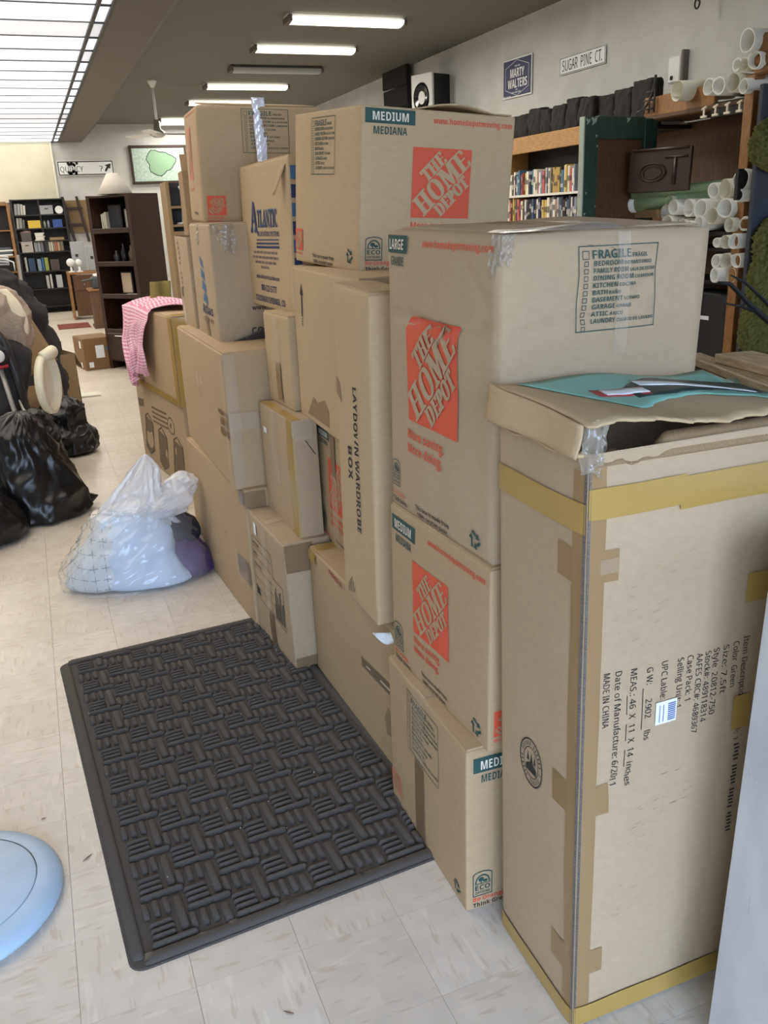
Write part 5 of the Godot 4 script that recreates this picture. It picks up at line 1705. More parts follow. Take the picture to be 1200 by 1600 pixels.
	line(ink_st, b, "f", [Vector2(0.008, 0.008), Vector2(0.742, 0.008), Vector2(0.742, 0.147), Vector2(0.008, 0.147), Vector2(0.008, 0.008)], 0.005)
	obj("sign_lettering", ink_st, M.black, sg).position = Vector3(-0.375, 0, 0.004)
	# green door leaf standing out from the wall, facing the shop front
	var d := thing("green_door", "old dark green panelled door with flaking paint, standing beside the pine bookcase", "door leaf", Vector3(3.98, 0.0, -5.85), 10.0)
	for q in [[0.07, 1.065, 0.14, 2.13], [0.71, 1.065, 0.14, 2.13], [0.39, 2.06, 0.5, 0.16], [0.39, 0.12, 0.5, 0.24], [0.39, 0.95, 0.5, 0.18]]:
		piece("stile" if q[2] < 0.2 else "rail", block(Vector3(q[2], q[3], 0.045), 0.004), M.green_paint, d, Vector3(q[0], q[1], 0))
	piece("panel", block(Vector3(0.5, 0.94, 0.012), 0.002), M.brown_panel, d, Vector3(0.39, 1.51, -0.008))
	piece("panel", block(Vector3(0.5, 0.62, 0.012), 0.002), M.brown_panel, d, Vector3(0.39, 0.55, -0.008))
	piece("edge_strip", block(Vector3(0.012, 2.13, 0.05), 0.002), M.flaked, d, Vector3(-0.006, 1.065, 0))
	for q in [[0.03, 2.1, 0.03], [0.09, 2.105, 0.04], [0.12, 2.0, 0.015], [0.13, 1.93, 0.012], [0.03, 1.6, 0.012], [0.13, 1.5, 0.01], [0.02, 1.45, 0.014], [0.45, 2.12, 0.03]]:
		var fk := tool_new()
		for k in 9:
			var a := TAU * k / 9.0
			var c := TAU * (k + 1) / 9.0
			var ra: float = q[2] * (0.7 + 0.4 * sin(k * 2.3))
			var rc: float = q[2] * (0.7 + 0.4 * sin((k + 1) % 9 * 2.3))
			tri(fk, Vector3(q[0], q[1], 0.0232), Vector3(q[0] + cos(a) * ra, minf(q[1] + sin(a) * ra, 2.13), 0.0232), Vector3(q[0] + cos(c) * rc, minf(q[1] + sin(c) * rc, 2.13), 0.0232))
		obj("flaked_patch", fk, M.flaked, d)
	build_map_rack()
	# carved dark panel
	var cp := thing("carved_panel", "dark carved wooden panel with a round motif, leaning in the rack of rolled maps", "carved panel", Vector3(4.52, 1.58, -5.63), -64.5)
	cp.rotation_degrees.x = -4.0
	cp.scale = Vector3(0.88, 0.53, 1.0)
	piece("panel_board", block(Vector3(0.56, 0.58, 0.03), 0.006), M.dark_wood, cp, Vector3(0, 0.3, 0))
	var cs := tool_new()
	for e in [[0.12, 0.012], [0.085, 0.008]]:
		var path := []
		var rad := []
		for k in 29:
			path.append(Vector3(-0.06 + e[0] * cos(TAU * k / 28.0), 0.27 + e[0] * sin(TAU * k / 28.0), 0.016))
			rad.append(e[1])
		add_tube(cs, path, rad, 8)
	add_block(cs, Vector3(0.5, 0.04, 0.02), 0.004, Transform3D(Basis(), Vector3(0, 0.575, 0.018)))
	add_block(cs, Vector3(0.03, 0.36, 0.02), 0.004, Transform3D(Basis(), Vector3(0.14, 0.28, 0.018)))
	add_block(cs, Vector3(0.2, 0.03, 0.02), 0.004, Transform3D(Basis(), Vector3(0.15, 0.46, 0.018)))
	obj("carving", cs, M.dark_wood, cp)
	# small iron arched grille on top of the rack
	var gr := thing("iron_grille", "small black arched iron grille leaning on the wall above the green door", "grille", Vector3(4.67, 2.17, -6.02), -90.0)
	var gi := tool_new()
	var arc := []
	var rr := []
	for k in 9:
		arc.append(Vector3(-0.1 + 0.2 * sin(PI / 2 * k / 8.0) , 0.02 + 0.24 * (1.0 - cos(PI / 2 * k / 8.0)), 0))
		rr.append(0.01)
	add_tube(gi, arc, rr, 6)
	for k in 3:
		add_tube(gi, [Vector3(-0.02 + 0.06 * k, 0.0, 0), Vector3(-0.02 + 0.06 * k, 0.05 + 0.06 * k, 0)], [0.007, 0.007], 6)
		add_tube(gi, [Vector3(-0.06 + 0.03 * k, 0.03 + 0.06 * k, 0), Vector3(0.1, 0.03 + 0.06 * k, 0)], [0.007, 0.007], 6)
	obj("iron_bars", gi, plain(c8(26, 26, 26), 0.6), gr)
	# wall thermostat, hanging chain
	var th := thing("wall_device", "small white wall box above the largest paper tube on the rack", "wall box", Vector3(5.17, 2.43, -6.3), -90.0)
	piece("case", block(Vector3(0.15, 0.2, 0.05), 0.01), M.white_plastic, th, Vector3(0, 0.1, 0))
	piece("side_plate", block(Vector3(0.03, 0.24, 0.06), 0.004), M.soffit, th, Vector3(0.1, 0.11, 0))
	piece("sensor", block(Vector3(0.03, 0.03, 0.012), 0.004), M.black, th, Vector3(-0.02, 0.04, 0.028))
	var ch := thing("hanging_chain", "short dark chain end hanging at the picture's top right", "chain", Vector3(5.0, 2.885, -5.9))
	for k in 9:
		var ln := tool_new()
		var lp := []
		var lr := []
		for i in 13:
			lp.append(Vector3(0.022 * cos(TAU * i / 12.0), 0.035 * sin(TAU * i / 12.0), 0))
			lr.append(0.007)
		add_tube(ln, lp, lr, 6)
		piece("link", ln, M.metal_dark, ch, Vector3(0.008 * k, 0.03 + 0.052 * k, 0.004 * k), Vector3(0, 90.0 * (k & 1), -12))
	# slate board with moss beyond the rack's post
	var ms := thing("moss_panel", "dark slate panel with green moss, at the right edge behind the black branches", "moss panel", Vector3(4.5, 0.0, -4.7), 0.0)
	piece("slate_board", block(Vector3(0.6, 2.2, 0.04), 0.006), M.slate, ms, Vector3(0.36, 1.1, -0.02))
	for q in [[0.11, 1.83, 0.17, 0.16], [0.3, 1.86, 0.2, 0.17], [0.21, 1.2, 0.2, 0.15], [0.2, 0.96, 0.25, 0.17], [0.17, 0.66, 0.26, 0.17], [0.4, 1.1, 0.3, 0.18], [0.4, 0.7, 0.3, 0.18]]:
		var mo := tool_new()
		add_lump(mo, [[q[0] + 0.03, q[1] - q[2], 0.06, 0.02, 0.02], [q[0], q[1] - q[2] * 0.6, 0.06, q[3] * 0.8, 0.06], [q[0], q[1], 0.06, q[3], 0.08], [q[0], q[1] + q[2] * 0.6, 0.06, q[3] * 0.75, 0.06], [q[0], q[1] + q[2], 0.06, 0.02, 0.02]], 60, 90, 0.045, 40.0, int(q[1] * 100), false, 2.0)
		obj("moss_clump", mo, M.moss, ms)
	var br := thing("black_branch", "bare black branch lying on the dark table in front of the moss", "branch", Vector3(2.3, 1.15, -2.3))
	var bs := tool_new()
	add_tube(bs, [Vector3(0.42, -0.155, 0.2), Vector3(0.22, -0.15, 0.1), Vector3(0.094, -0.077, 0.000), Vector3(0.044, -0.048, 0.000), Vector3(-0.046, 0.015, 0.000), Vector3(-0.099, 0.059, 0.000), Vector3(-0.138, 0.088, 0.000), Vector3(-0.187, 0.096, 0.000)], [0.013, 0.013, 0.012, 0.011, 0.0095, 0.0085, 0.007, 0.003], 9)
	obj("main_stem", bs, M.bark, br)
	bs = tool_new()
	add_tube(bs, [Vector3(0.2, -0.138, 0.09), Vector3(0.088, -0.032, 0.000), Vector3(0.036, 0.008, 0.000), Vector3(0.004, 0.034, 0.000), Vector3(-0.072, 0.088, 0.000), Vector3(-0.135, 0.115, 0.000)], [0.009, 0.008, 0.0075, 0.0065, 0.005, 0.0025], 8)
	obj("side_branch", bs, M.bark, br)
	bs = tool_new()
	add_tube(bs, [Vector3(-0.024, -0.011, 0.000), Vector3(-0.085, 0.011, 0.000), Vector3(-0.136, 0.021, 0.000), Vector3(-0.186, 0.040, 0.000)], [0.006, 0.0042, 0.0035, 0.0015], 8)
	obj("twig", bs, M.bark, br)
	# workbench heaped with lumber and a green roll
	var wb := thing("trestle_table", "low dark table behind the tall carton carrying lumber and the green roll", "table", Vector3(1.62, 0, -2.2))
	piece("table_top", block(Vector3(1.5, 0.035, 0.9), 0.004), M.black_wood, wb, Vector3(0.62, 0.968, 0.35))
	for q in [[-0.05, 0.0], [1.2, 0.0], [-0.05, 0.7], [1.2, 0.7]]:
		piece("leg", block(Vector3(0.05, 0.95, 0.05), 0.004), M.black_wood, wb, Vector3(q[0], 0.475, q[1]))
	var rl := thing("green_roll", "pale green paper roll with a dark brown tube in its end, behind the tall carton", "paper roll", Vector3(1.68, 1.02, -1.75), 90.0)
	var rs := tool_new()
	add_hollow(rs, 0.034, 0.03, -0.16, 0.03)
	obj("roll_sheet", rs, plain(c8(158, 186, 170), 0.6), rl)
	rs = tool_new()
	add_tube(rs, [Vector3(0, 0, 0.0), Vector3(0, 0, 0.35)], [0.029, 0.029], 24)
	obj("brown_core", rs, plain(c8(70, 46, 38), 0.5), rl)
	var bd2 := thing("lumber_board", "long pale lumber board lying behind the green roll", "board", Vector3(1.74, 1.052, -1.78), 72.0)
	piece("board", block(Vector3(0.62, 0.024, 0.06), 0.003), M.lumber, bd2, Vector3(0.02, 0, 0))
	bd2 = thing("lumber_board", "short pale lumber offcut lying on top of the long board", "board", Vector3(1.8, 1.078, -1.74), 80.0)
	piece("board", block(Vector3(0.34, 0.026, 0.12), 0.003), M.lumber, bd2, Vector3(0.0, 0, 0))
	piece("nail_hole", block(Vector3(0.012, 0.002, 0.006), 0.0005), M.black, bd2, Vector3(-0.08, 0.0135, 0.02))
	piece("support_block", block(Vector3(0.06, 0.054, 0.5), 0.003), M.black_wood, wb, Vector3(0.16, 1.0125, 0.4))


func nth(k: int) -> String:
	return ["first", "second", "third", "fourth", "fifth", "sixth", "seventh", "eighth", "ninth", "tenth", "eleventh", "twelfth", "thirteenth", "fourteenth", "fifteenth", "sixteenth", "seventeenth", "eighteenth", "nineteenth", "twentieth", "twenty-first", "twenty-second", "twenty-third", "twenty-fourth", "twenty-fifth", "twenty-sixth", "twenty-seventh", "twenty-eighth", "twenty-ninth", "thirtieth", "thirty-first", "thirty-second", "thirty-third", "thirty-fourth", "thirty-fifth", "thirty-sixth", "thirty-seventh", "thirty-eighth"][k]


# an open paper tube along z, from z0 to z1
func add_hollow(st: SurfaceTool, r: float, ri: float, z0: float, z1: float, seg := 26, sd := 0.0) -> void:
	var wob := func(a: float, z: float) -> float: return 1.0 + 0.05 * sin(a * 2.0 + sd) + 0.025 * sin(a * 3.0 + sd * 2.0 + z * 5.0)
	for k in seg:
		var a := TAU * k / seg
		var c := TAU * (k + 1) / seg
		var p := func(q: float, rad: float, z: float) -> Vector3: return Vector3(cos(q) * rad * wob.call(q, z), sin(q) * rad * wob.call(q, z), z)
		quad(st, p.call(a, r, z0), p.call(c, r, z0), p.call(c, r, z1), p.call(a, r, z1))
		quad(st, p.call(c, ri, z0), p.call(a, ri, z0), p.call(a, ri, z1), p.call(c, ri, z1))
		quad(st, p.call(a, ri, z1), p.call(a, r, z1), p.call(c, r, z1), p.call(c, ri, z1))
		quad(st, p.call(c, ri, z0), p.call(c, r, z0), p.call(a, r, z0), p.call(a, ri, z0))


func build_map_rack() -> void:
	var o := thing("map_rack", "oak rack full of rolled white maps against the right wall", "rack", Vector3(4.7, 0, -6.05), -90.0)
	piece("back_panel", block(Vector3(1.75, 2.1, 0.012), 0.002), M.brown_panel, o, Vector3(0.4, 1.06, -0.44))
	piece("post", block(Vector3(0.085, 2.28, 0.09), 0.004), M.oak, o, Vector3(1.145, 1.14, 0.02))
	piece("side_panel", block(Vector3(0.03, 2.1, 0.44), 0.003), M.brown_panel, o, Vector3(1.25, 1.06, -0.24))
	piece("top_rail", block(Vector3(0.78, 0.17, 0.04), 0.006), M.oak, o, Vector3(0.36, 2.2, -0.02))
	piece("top_board", block(Vector3(1.3, 0.03, 0.45), 0.003), M.brown_panel, o, Vector3(0.62, 2.135, -0.22))
	piece("dark_rail", block(Vector3(0.46, 0.1, 0.04), 0.004), M.black_wood, o, Vector3(0.95, 2.11, -0.02))
	piece("shelf", block(Vector3(1.26, 0.03, 0.46), 0.003), M.black_wood, o, Vector3(0.6, 1.275, -0.22))
	piece("shelf", block(Vector3(1.26, 0.025, 0.46), 0.003), M.black_wood, o, Vector3(0.6, 1.163, -0.22))
	piece("shelf", block(Vector3(1.26, 0.025, 0.46), 0.003), M.black_wood, o, Vector3(0.6, 0.93, -0.22))
	piece("pale_rail", block(Vector3(0.5, 0.06, 0.03), 0.004), M.tan_wood, o, Vector3(0.12, 1.43, 0.12))
	piece("lower_panel", block(Vector3(1.2, 0.8, 0.02), 0.003), M.black_wood, o, Vector3(0.6, 0.42, -0.3))
	piece("dark_divider", block(Vector3(0.03, 0.2, 0.3), 0.003), M.black_wood, o, Vector3(1.19, 1.6, 0.0))
	# carved bracket over the post
	var st := tool_new(true)
	add_block(st, Vector3(0.22, 0.13, 0.12), 0.02, Transform3D(Basis(), Vector3(1.27, 2.45, 0)))
	add_block(st, Vector3(0.24, 0.07, 0.13), 0.02, Transform3D(Basis(), Vector3(1.27, 2.36, 0)))
	add_block(st, Vector3(0.22, 0.05, 0.12), 0.01, Transform3D(Basis(), Vector3(1.27, 2.3, 0)))
	obj("post_cap", st, M.oak, o)
	# binder clips on the dark rail
	for k in 4:
		var cl := tool_new(true)
		add_block(cl, Vector3(0.06, 0.016, 0.016), 0.003, Transform3D(Basis(), Vector3(0, -0.035, 0)))
		add_block(cl, Vector3(0.018, 0.05, 0.01), 0.003, Transform3D(Basis(), Vector3(0, -0.005, 0)))
		add_block(cl, Vector3(0.05, 0.014, 0.014), 0.003, Transform3D(Basis(Vector3.BACK, 0.3), Vector3(0, 0.022, 0)))
		var c := obj("clip", cl, M.white_ink)
		c.position = Vector3(4.668, 2.11, -5.36 + 0.115 * k)
		c.rotation_degrees.y = -90.0
		tag(c, "pale metal clip on the map rack's dark rail, %s from the far end" % nth(k), "clip", "clips on the map rack")
	# rolled maps, ends towards the aisle: height, place along the wall, radius
	var rolls := [[2.27, -5.56, 0.068], [2.26, -5.29, 0.058], [2.25, -5.17, 0.061], [2.25, -5.02, 0.059], [2.21, -4.90, 0.046], [2.36, -5.03, 0.043], [2.345, -4.95, 0.043], [2.355, -4.84, 0.055], [2.48, -4.90, 0.072],
		[1.51, -5.63, 0.046], [1.44, -5.65, 0.051], [1.47, -5.54, 0.06], [1.36, -5.58, 0.055], [1.46, -5.41, 0.062], [1.45, -5.26, 0.068], [1.40, -5.12, 0.056], [1.45, -4.98, 0.067], [1.57, -5.16, 0.056], [1.575, -5.03, 0.066], [1.63, -4.87, 0.070], [1.53, -4.86, 0.045], [1.34, -5.47, 0.046], [1.335, -5.37, 0.036], [1.35, -5.25, 0.053], [1.34, -4.93, 0.047], [1.345, -4.83, 0.05], [1.218, -5.07, 0.036], [1.225, -4.97, 0.045], [1.23, -4.87, 0.05],
		[1.09, -5.08, 0.05], [1.095, -4.965, 0.055], [1.1, -4.85, 0.05], [0.995, -5.03, 0.05], [0.995, -4.92, 0.05]]
	var where := ["on top of the map rack", "in the rack's big middle pile", "in the row under the big pile", "in the rack's lowest pile"]
	var count := [0, 0, 0, 0]
	for k in rolls.size():
		var q: Array = rolls[k]
		var lvl := 0 if q[0] > 2 else (1 if q[0] > 1.3 else (2 if q[0] > 1.15 else 3))
		var s := tool_new()
		add_hollow(s, q[2], q[2] - 0.003 - 0.004 * (k % 3), -0.5 + 0.06 * (k % 4), 0.0, 26, k * 1.3)
		s.generate_normals()
		var ln := "rolled white map, %s from the far end %s" % [nth(count[lvl]), where[lvl]]
		count[lvl] += 1
		var m := obj("rolled_map", s.commit(), M.paper if k % 3 else M.paper_cream)
		m.position = Vector3(4.58 + 0.05 * ((k * 7) % 4) / 3.0, q[0], q[1])
		m.rotation_degrees = Vector3(rng.randf_range(-1.5, 1.5), -90.0 + rng.randf_range(-5.0, 5.0), 0)
		tag(m, ln, "rolled map", "rolled maps in the rack")
	# two green-backed maps lying along the shelf
	var f := tool_new()
	add_hollow(f, 0.056, 0.05, -0.12, 0.0)
	f.generate_normals()
	var g := thing("rolled_map", "long green printed map rolled and lying along the shelf, its white end sticking out", "rolled map", Vector3(4.5, 1.49, -6.03))
	g.rotation_degrees = Vector3(5.0, -152.0, 0)
	obj("white_end", f.commit(), M.paper, g)
	f = tool_new()
	add_hollow(f, 0.055, 0.05, -0.75, -0.118)
	f.generate_normals()
	obj("green_sheet", f.commit(), M.map_green, g)
	f = tool_new()
	add_hollow(f, 0.036, 0.03, -0.8, 0.0)
	f.generate_normals()
	g = thing("rolled_map", "thin pale green rolled map lying behind the long green map", "rolled map", Vector3(4.52, 1.575, -5.93))
	g.rotation_degrees = Vector3(3.0, -155.0, 0)
	obj("map_sheet", f.commit(), M.map_green, g)
	# dark equipment below
	var eq := thing("black_equipment", "black cabinet with small white labels low in the map rack", "cabinet", Vector3(4.62, 0.0, -5.2), -90.0)
	piece("case", block(Vector3(0.5, 0.86, 0.28), 0.01), M.dark_plastic, eq, Vector3(0.0, 0.43, -0.15))
	for q in [[0.05, 0.68, 0.09, 0.028], [-0.14, 0.72, 0.04, 0.02], [-0.14, 0.66, 0.03, 0.014], [-0.2, 0.55, 0.03, 0.02], [-0.16, 0.78, 0.03, 0.012], [-0.19, 0.86, 0.012, 0.05]]:
		piece("white_label", block(Vector3(q[2], q[3], 0.004), 0.001), M.label_white, eq, Vector3(q[0], q[1], -0.008))
	piece("dial", block(Vector3(0.1, 0.12, 0.02), 0.01), M.metal_dark, eq, Vector3(-0.04, 0.74, 0.0))


# ---------------------------------------------------------------- far end of the shop
func build_back() -> void:
	# dark bookcase turned towards the aisle
	var o := thing("dark_bookcase", "tall dark brown open bookcase beside the aisle, the white lampshade on top", "bookcase", Vector3(1.03, 0, -9.62), -54.3)
	o.position = Vector3(0.686, 0, -10.21)
	shelf_unit(o, 0.653, 1.84, 0.42, [0.1, 0.42, 0.8, 1.14, 1.48, 1.825], M.dark_wood, 0.05, M.black_wood)
	for y in [0.42, 0.8, 1.14, 1.48]:
		piece("shelf_edge", block(Vector3(0.56, 0.05, 0.02), 0.004), M.dark_wood, o, Vector3(0.3265, y, -0.008))
	var ld := piece("lower_door", block(Vector3(0.55, 0.3, 0.02), 0.006), M.dark_wood, o, Vector3(0.3265, 0.25, 0.002))
	piece("handle", block(Vector3(0.3, 0.012, 0.014), 0.004), M.chrome, ld, Vector3(0, 0.12, 0.016))
	var at := func(x: float, y: float, z: float) -> Vector3: return o.transform * Vector3(x, y, z)
	var items := [["photo_frame", "dark framed picture on the dark bookcase's top shelf", "picture", 0.25, 1.492, 0.2, 0.25, c8(40, 42, 48)], ["photo_frame", "silver framed certificate on the dark bookcase's top shelf", "picture", 0.47, 1.492, 0.14, 0.2, c8(150, 152, 146)], ["photo_frame", "pale framed picture on the dark bookcase's third shelf", "picture", 0.3, 0.812, 0.18, 0.24, c8(196, 176, 154)], ["photo_frame", "small dark photograph in white frame on the dark bookcase's third shelf", "picture", 0.52, 0.812, 0.1, 0.16, c8(60, 60, 66)]]
	for q in items:
		var f := thing(q[0], q[1], q[2], at.call(q[3], q[4], -0.16), -54.3)
		piece("frame", block(Vector3(q[5], q[6], 0.02), 0.004), plain(c8(120, 116, 108), 0.5) if q[3] > 0.4 else M.black_wood, f, Vector3(0, q[6] / 2, 0))
		piece("picture_sheet", block(Vector3(q[5] - 0.03, q[6] - 0.03, 0.004), 0.001), plain(q[7], 0.35), f, Vector3(0, q[6] / 2, 0.0115))
	for k in 3:
		var bk := thing("book", "thin pale book at the left of the dark bookcase's top shelf, %s in" % nth(k), "book", at.call(0.08 + 0.03 * k, 1.492, -0.18), -54.3, "thin books on the dark bookcase")
		piece("cover", block(Vector3(0.018, 0.16 + 0.01 * k, 0.14), 0.002), M.paper_cream, bk, Vector3(0, 0.08 + 0.005 * k, 0))
	for k in 4:
		var vs := thing("glass_ornament", "dark glass ornament on the dark bookcase's second shelf, %s from the left" % nth(k), "ornament", at.call(0.14 + 0.12 * k, 1.152, -0.2), 0.0, "ornaments on the dark bookcase")
		var st := tool_new()
		var h: float = [0.12, 0.2, 0.17, 0.09][k]
		add_lathe(st, [Vector2(0, 0), Vector2(0.035, 0.0), Vector2(0.03, h * 0.2), Vector2(0.04, h * 0.5), Vector2(0.015, h * 0.8), Vector2(0.02, h), Vector2(0, h)], 16)
		obj("vase_body", st, plain([c8(60, 60, 62), c8(34, 34, 38), c8(92, 78, 62), c8(120, 100, 70)][k], 0.12), vs)
	var tray := thing("paper_sheet", "white papers lying on the dark bookcase's third shelf", "papers", at.call(0.45, 0.812, -0.06), -54.3)
	piece("sheet", block(Vector3(0.2, 0.008, 0.1), 0.001), M.paper, tray, Vector3(0, 0.004, 0))
	# lampshade on top
	var ls := thing("lampshade", "white cone lampshade standing on the dark bookcase", "lampshade", Vector3(0.97, 1.842, -9.92))
	var cone := tool_new()
	add_lathe(cone, [Vector2(0.178, 0.0), Vector2(0.182, 0.0), Vector2(0.062, 0.2), Vector2(0.05, 0.204), Vector2(0.05, 0.2), Vector2(0.178, 0.0)], 32)
	var shade_mat := plain(c8(226, 220, 210), 0.8)
	shade_mat.backlight_enabled = true
	shade_mat.backlight = Color(0.3, 0.3, 0.28)
	obj("shade", cone, shade_mat, ls)
	var wire := tool_new()
	add_tube(wire, [Vector3(-0.055, 0.198, 0), Vector3(0.055, 0.198, 0)], [0.003, 0.003], 6)
	obj("wire_ring", wire, M.chrome, ls)
	# tan cubby cabinet with a white desk lamp
	o = thing("tan_cabinet", "tan wooden cabinet with an open top cubby, behind the dark bookcase", "cabinet", Vector3(1.27, 0, -8.4))
	shelf_unit(o, 0.5, 1.88, 0.35, [1.5, 1.66], M.tan_wood, 0.03, M.black_wood)
	piece("door", block(Vector3(0.44, 1.4, 0.02), 0.004), M.tan_wood, o, Vector3(0.25, 0.75, -0.005))
	var dl := thing("desk_lamp", "white desk lamp standing in the cubby of the tan cabinet", "lamp", Vector3(1.41, 1.512, -8.52))
	var t := tool_new()
	add_tube(t, [Vector3(0, 0.01, 0), Vector3(0.01, 0.2, 0), Vector3(0.03, 0.3, 0.02)], [0.008, 0.007, 0.007], 8)
	obj("stem", t, M.white_plastic, dl)
	t = tool_new()
	add_lathe(t, [Vector2(0, 0), Vector2(0.06, 0.0), Vector2(0.055, 0.015), Vector2(0, 0.02)], 20)
	obj("base", t, M.white_plastic, dl)
	piece("lamp_head", block(Vector3(0.12, 0.03, 0.05), 0.01), M.white_plastic, dl, Vector3(0.05, 0.315, 0.02), Vector3(0, 0, -8))
	var sg := thing("sunglasses", "dark glasses lying in the cubby of the tan cabinet", "glasses", Vector3(1.47, 1.513, -8.42))
	for s in 2:
		t = tool_new()
		var path := []
		var rad := []
		for k in 15:
			path.append(Vector3(-0.035 + 0.07 * s + 0.028 * cos(TAU * k / 14.0), 0.025 + 0.02 * sin(TAU * k / 14.0), 0))
			rad.append(0.006)
		add_tube(t, path, rad, 6)
		obj("lens_rim", t, M.black, sg)
	var nv := thing("dark_cushion", "dark teal cushion stuffed in the tan cabinet's cubby", "cushion", Vector3(1.59, 1.672, -8.56))
	obj("cushion_body", lump([[0, 0, 0, 0.06, 0.06], [0, 0.03, 0, 0.1, 0.09], [0.02, 0.12, 0, 0.09, 0.08], [0.04, 0.19, 0, 0.02, 0.02]], 14, 26, 0.012, 6.0, 33), plain(c8(30, 52, 62), 0.8), nv)
	# tall open carton
	var b := carton("tall_open_carton", "tall open tan carton standing behind the left end of the box pile", Vector3(1.09, 0, -6.4), -4.0, Vector3(0.3, 1.86, 0.3), {"open": true, "flaps": false, "mat": M.card_raw})
	var flap := sheet(func(s: float, q: float) -> Vector3: return Vector3(0.3 * s, 1.845 + 0.12 * q, -0.004 - 0.05 * q), 4, 4, 0.004)
	obj("front_flap", flap, M.card_raw, b.n)
	line(ink(b, "black"), b, "f", [Vector2(0.09, 0.05), Vector2(0.09, 1.83)], 0.004)
	finish(b)
	# back wall: signs and map
	var s1 := thing("road_sign", "weathered white road sign reading QUINCY with a black arrow on the back wall", "sign", Vector3(1.34, 2.49, -18.56))
	piece("sign_board", block(Vector3(1.04, 0.27, 0.015), 0.004), M.label_white, s1, Vector3(0, 0.135, 0))
	b = {"w": 1.04, "h": 0.27, "d": 0.01, "bulge": 0.0, "wave": 0.0, "sd": 1, "round": 0.0, "creases": [], "push": []}
	t = tool_new()
	text(t, b, "f", "QUINCY", 0.05, 0.07, 0.1, 0.42, 0.0, "Droid Sans", 400)
	text(t, b, "f", "?", 0.77, 0.07, 0.1, 0.06, 0.0, "Droid Sans", 400)
	poly(t, b, "f", [Vector2(0.86, 0.08), Vector2(0.89, 0.06), Vector2(0.94, 0.13), Vector2(0.97, 0.11), Vector2(0.99, 0.21), Vector2(0.87, 0.18), Vector2(0.91, 0.155)])
	line(t, b, "f", [Vector2(0.02, 0.02), Vector2(1.02, 0.02), Vector2(1.02, 0.25), Vector2(0.02, 0.25), Vector2(0.02, 0.02)], 0.018)
	for k in 14:
		poly(t, b, "f", ring(0.2 + 0.024 * (k % 7) + 0.02 * sin(k * 3.0), [0.06, 0.21][k / 7] + 0.02 * sin(k * 5.0), 0.026, 0.03, 9).slice(0, 9))
	obj("sign_lettering", t, M.black, s1).position = Vector3(-0.52, 0, 0.008)
	var mp := thing("wall_map", "framed map with a green area outlined in black on the back wall", "map", Vector3(2.74, 2.3, -18.56))
	for q in [[0, 0.69, 1.12, 0.05], [0, 0.03, 1.12, 0.05]]:
		piece("frame_rail", block(Vector3(q[2], q[3], 0.04), 0.006), M.dark_wood, mp, Vector3(q[0], q[1], 0))
	for s in [-1.0, 1.0]:
		piece("frame_rail", block(Vector3(0.045, 0.62, 0.04), 0.006), M.dark_wood, mp, Vector3(s * 0.53, 0.36, 0))
	var sheet_part := piece("map_sheet", block(Vector3(1.04, 0.64, 0.01), 0.001), grained(c8(196, 206, 206), noise_tex(0.03, Color(0.75, 0.85, 0.75), Color(1, 1, 1), 71), Vector3(2, 2, 2), 0.5), mp, Vector3(0, 0.36, 0))
	b = {"w": 1.0, "h": 0.6, "d": 0.01, "bulge": 0.0, "wave": 0.0, "sd": 1, "round": 0.0, "creases": [], "push": []}
	var outline := []
	for k in 25:
		var a := TAU * k / 24.0
		var rr := 1.0 + 0.14 * sin(a * 3.0 + 1.0) + 0.06 * sin(a * 7.0)
		outline.append(Vector2(0.52 + 0.27 * rr * cos(a), 0.34 + 0.22 * rr * sin(a)))
	t = tool_new()
	poly(t, b, "f", outline.slice(0, 24))
	obj("green_area", t, grained(c8(150, 176, 154), noise_tex(0.06, Color(0.8, 0.9, 0.8), Color(1, 1, 1), 72), Vector3(3, 3, 3), 0.5), sheet_part).position = Vector3(-0.5, -0.3, 0.006)
	t = tool_new()
	line(t, b, "f", outline, 0.014, 0.0016)
	obj("black_outline", t, M.black, sheet_part).position = Vector3(-0.5, -0.3, 0.006)
	# ceiling fan
	var fan := thing("ceiling_fan", "white ceiling fan with slender blades hanging near the back wall", "fan", Vector3(1.98, 3.4, -13.2))
	t = tool_new()
	add_lathe(t, [Vector2(0, -0.33), Vector2(0.03, -0.33), Vector2(0.06, -0.28), Vector2(0.06, -0.275), Vector2(0, -0.27)], 20)
	t = tool_new()
	add_tube(t, [Vector3(0, 0, 0), Vector3(0, -0.58, 0)], [0.018, 0.018], 12)
	obj("rod", t, M.white_plastic, fan)
	t = tool_new()
	add_lathe(t, [Vector2(0, -0.1), Vector2(0.02, -0.1), Vector2(0.065, -0.02), Vector2(0.065, 0.0), Vector2(0, 0.0)], 20)
	obj("canopy", t, M.white_plastic, fan)
	t = tool_new()
	add_lathe(t, [Vector2(0, -0.73), Vector2(0.06, -0.725), Vector2(0.11, -0.69), Vector2(0.11, -0.66), Vector2(0.05, -0.62), Vector2(0.045, -0.52), Vector2(0.03, -0.5), Vector2(0, -0.5)], 24)
	obj("motor", t, M.chrome, fan)
	for k in 3:
		var a := 6.0 + 120.0 * k
		piece("blade", block(Vector3(0.48, 0.008, 0.12), 0.003), M.metal_dark if k == 0 else M.white_plastic, fan, Vector3(cos(deg_to_rad(a)) * 0.36, -0.68, -sin(deg_to_rad(a)) * 0.36), Vector3(9, a, 0))
	# shelving along the back wall
	o = thing("black_shelving", "black shelving full of files and boxes against the back wall", "shelving", Vector3(-0.13, 0, -18.2))
	shelf_unit(o, 0.97, 2.09, 0.33, [0.12, 0.45, 0.78, 1.13, 1.33, 1.56, 1.80, 2.075], M.black_wood, 0.04)
	piece("divider", block(Vector3(0.03, 0.95, 0.3), 0.003), M.black_wood, o, Vector3(0.5, 1.6, -0.16))
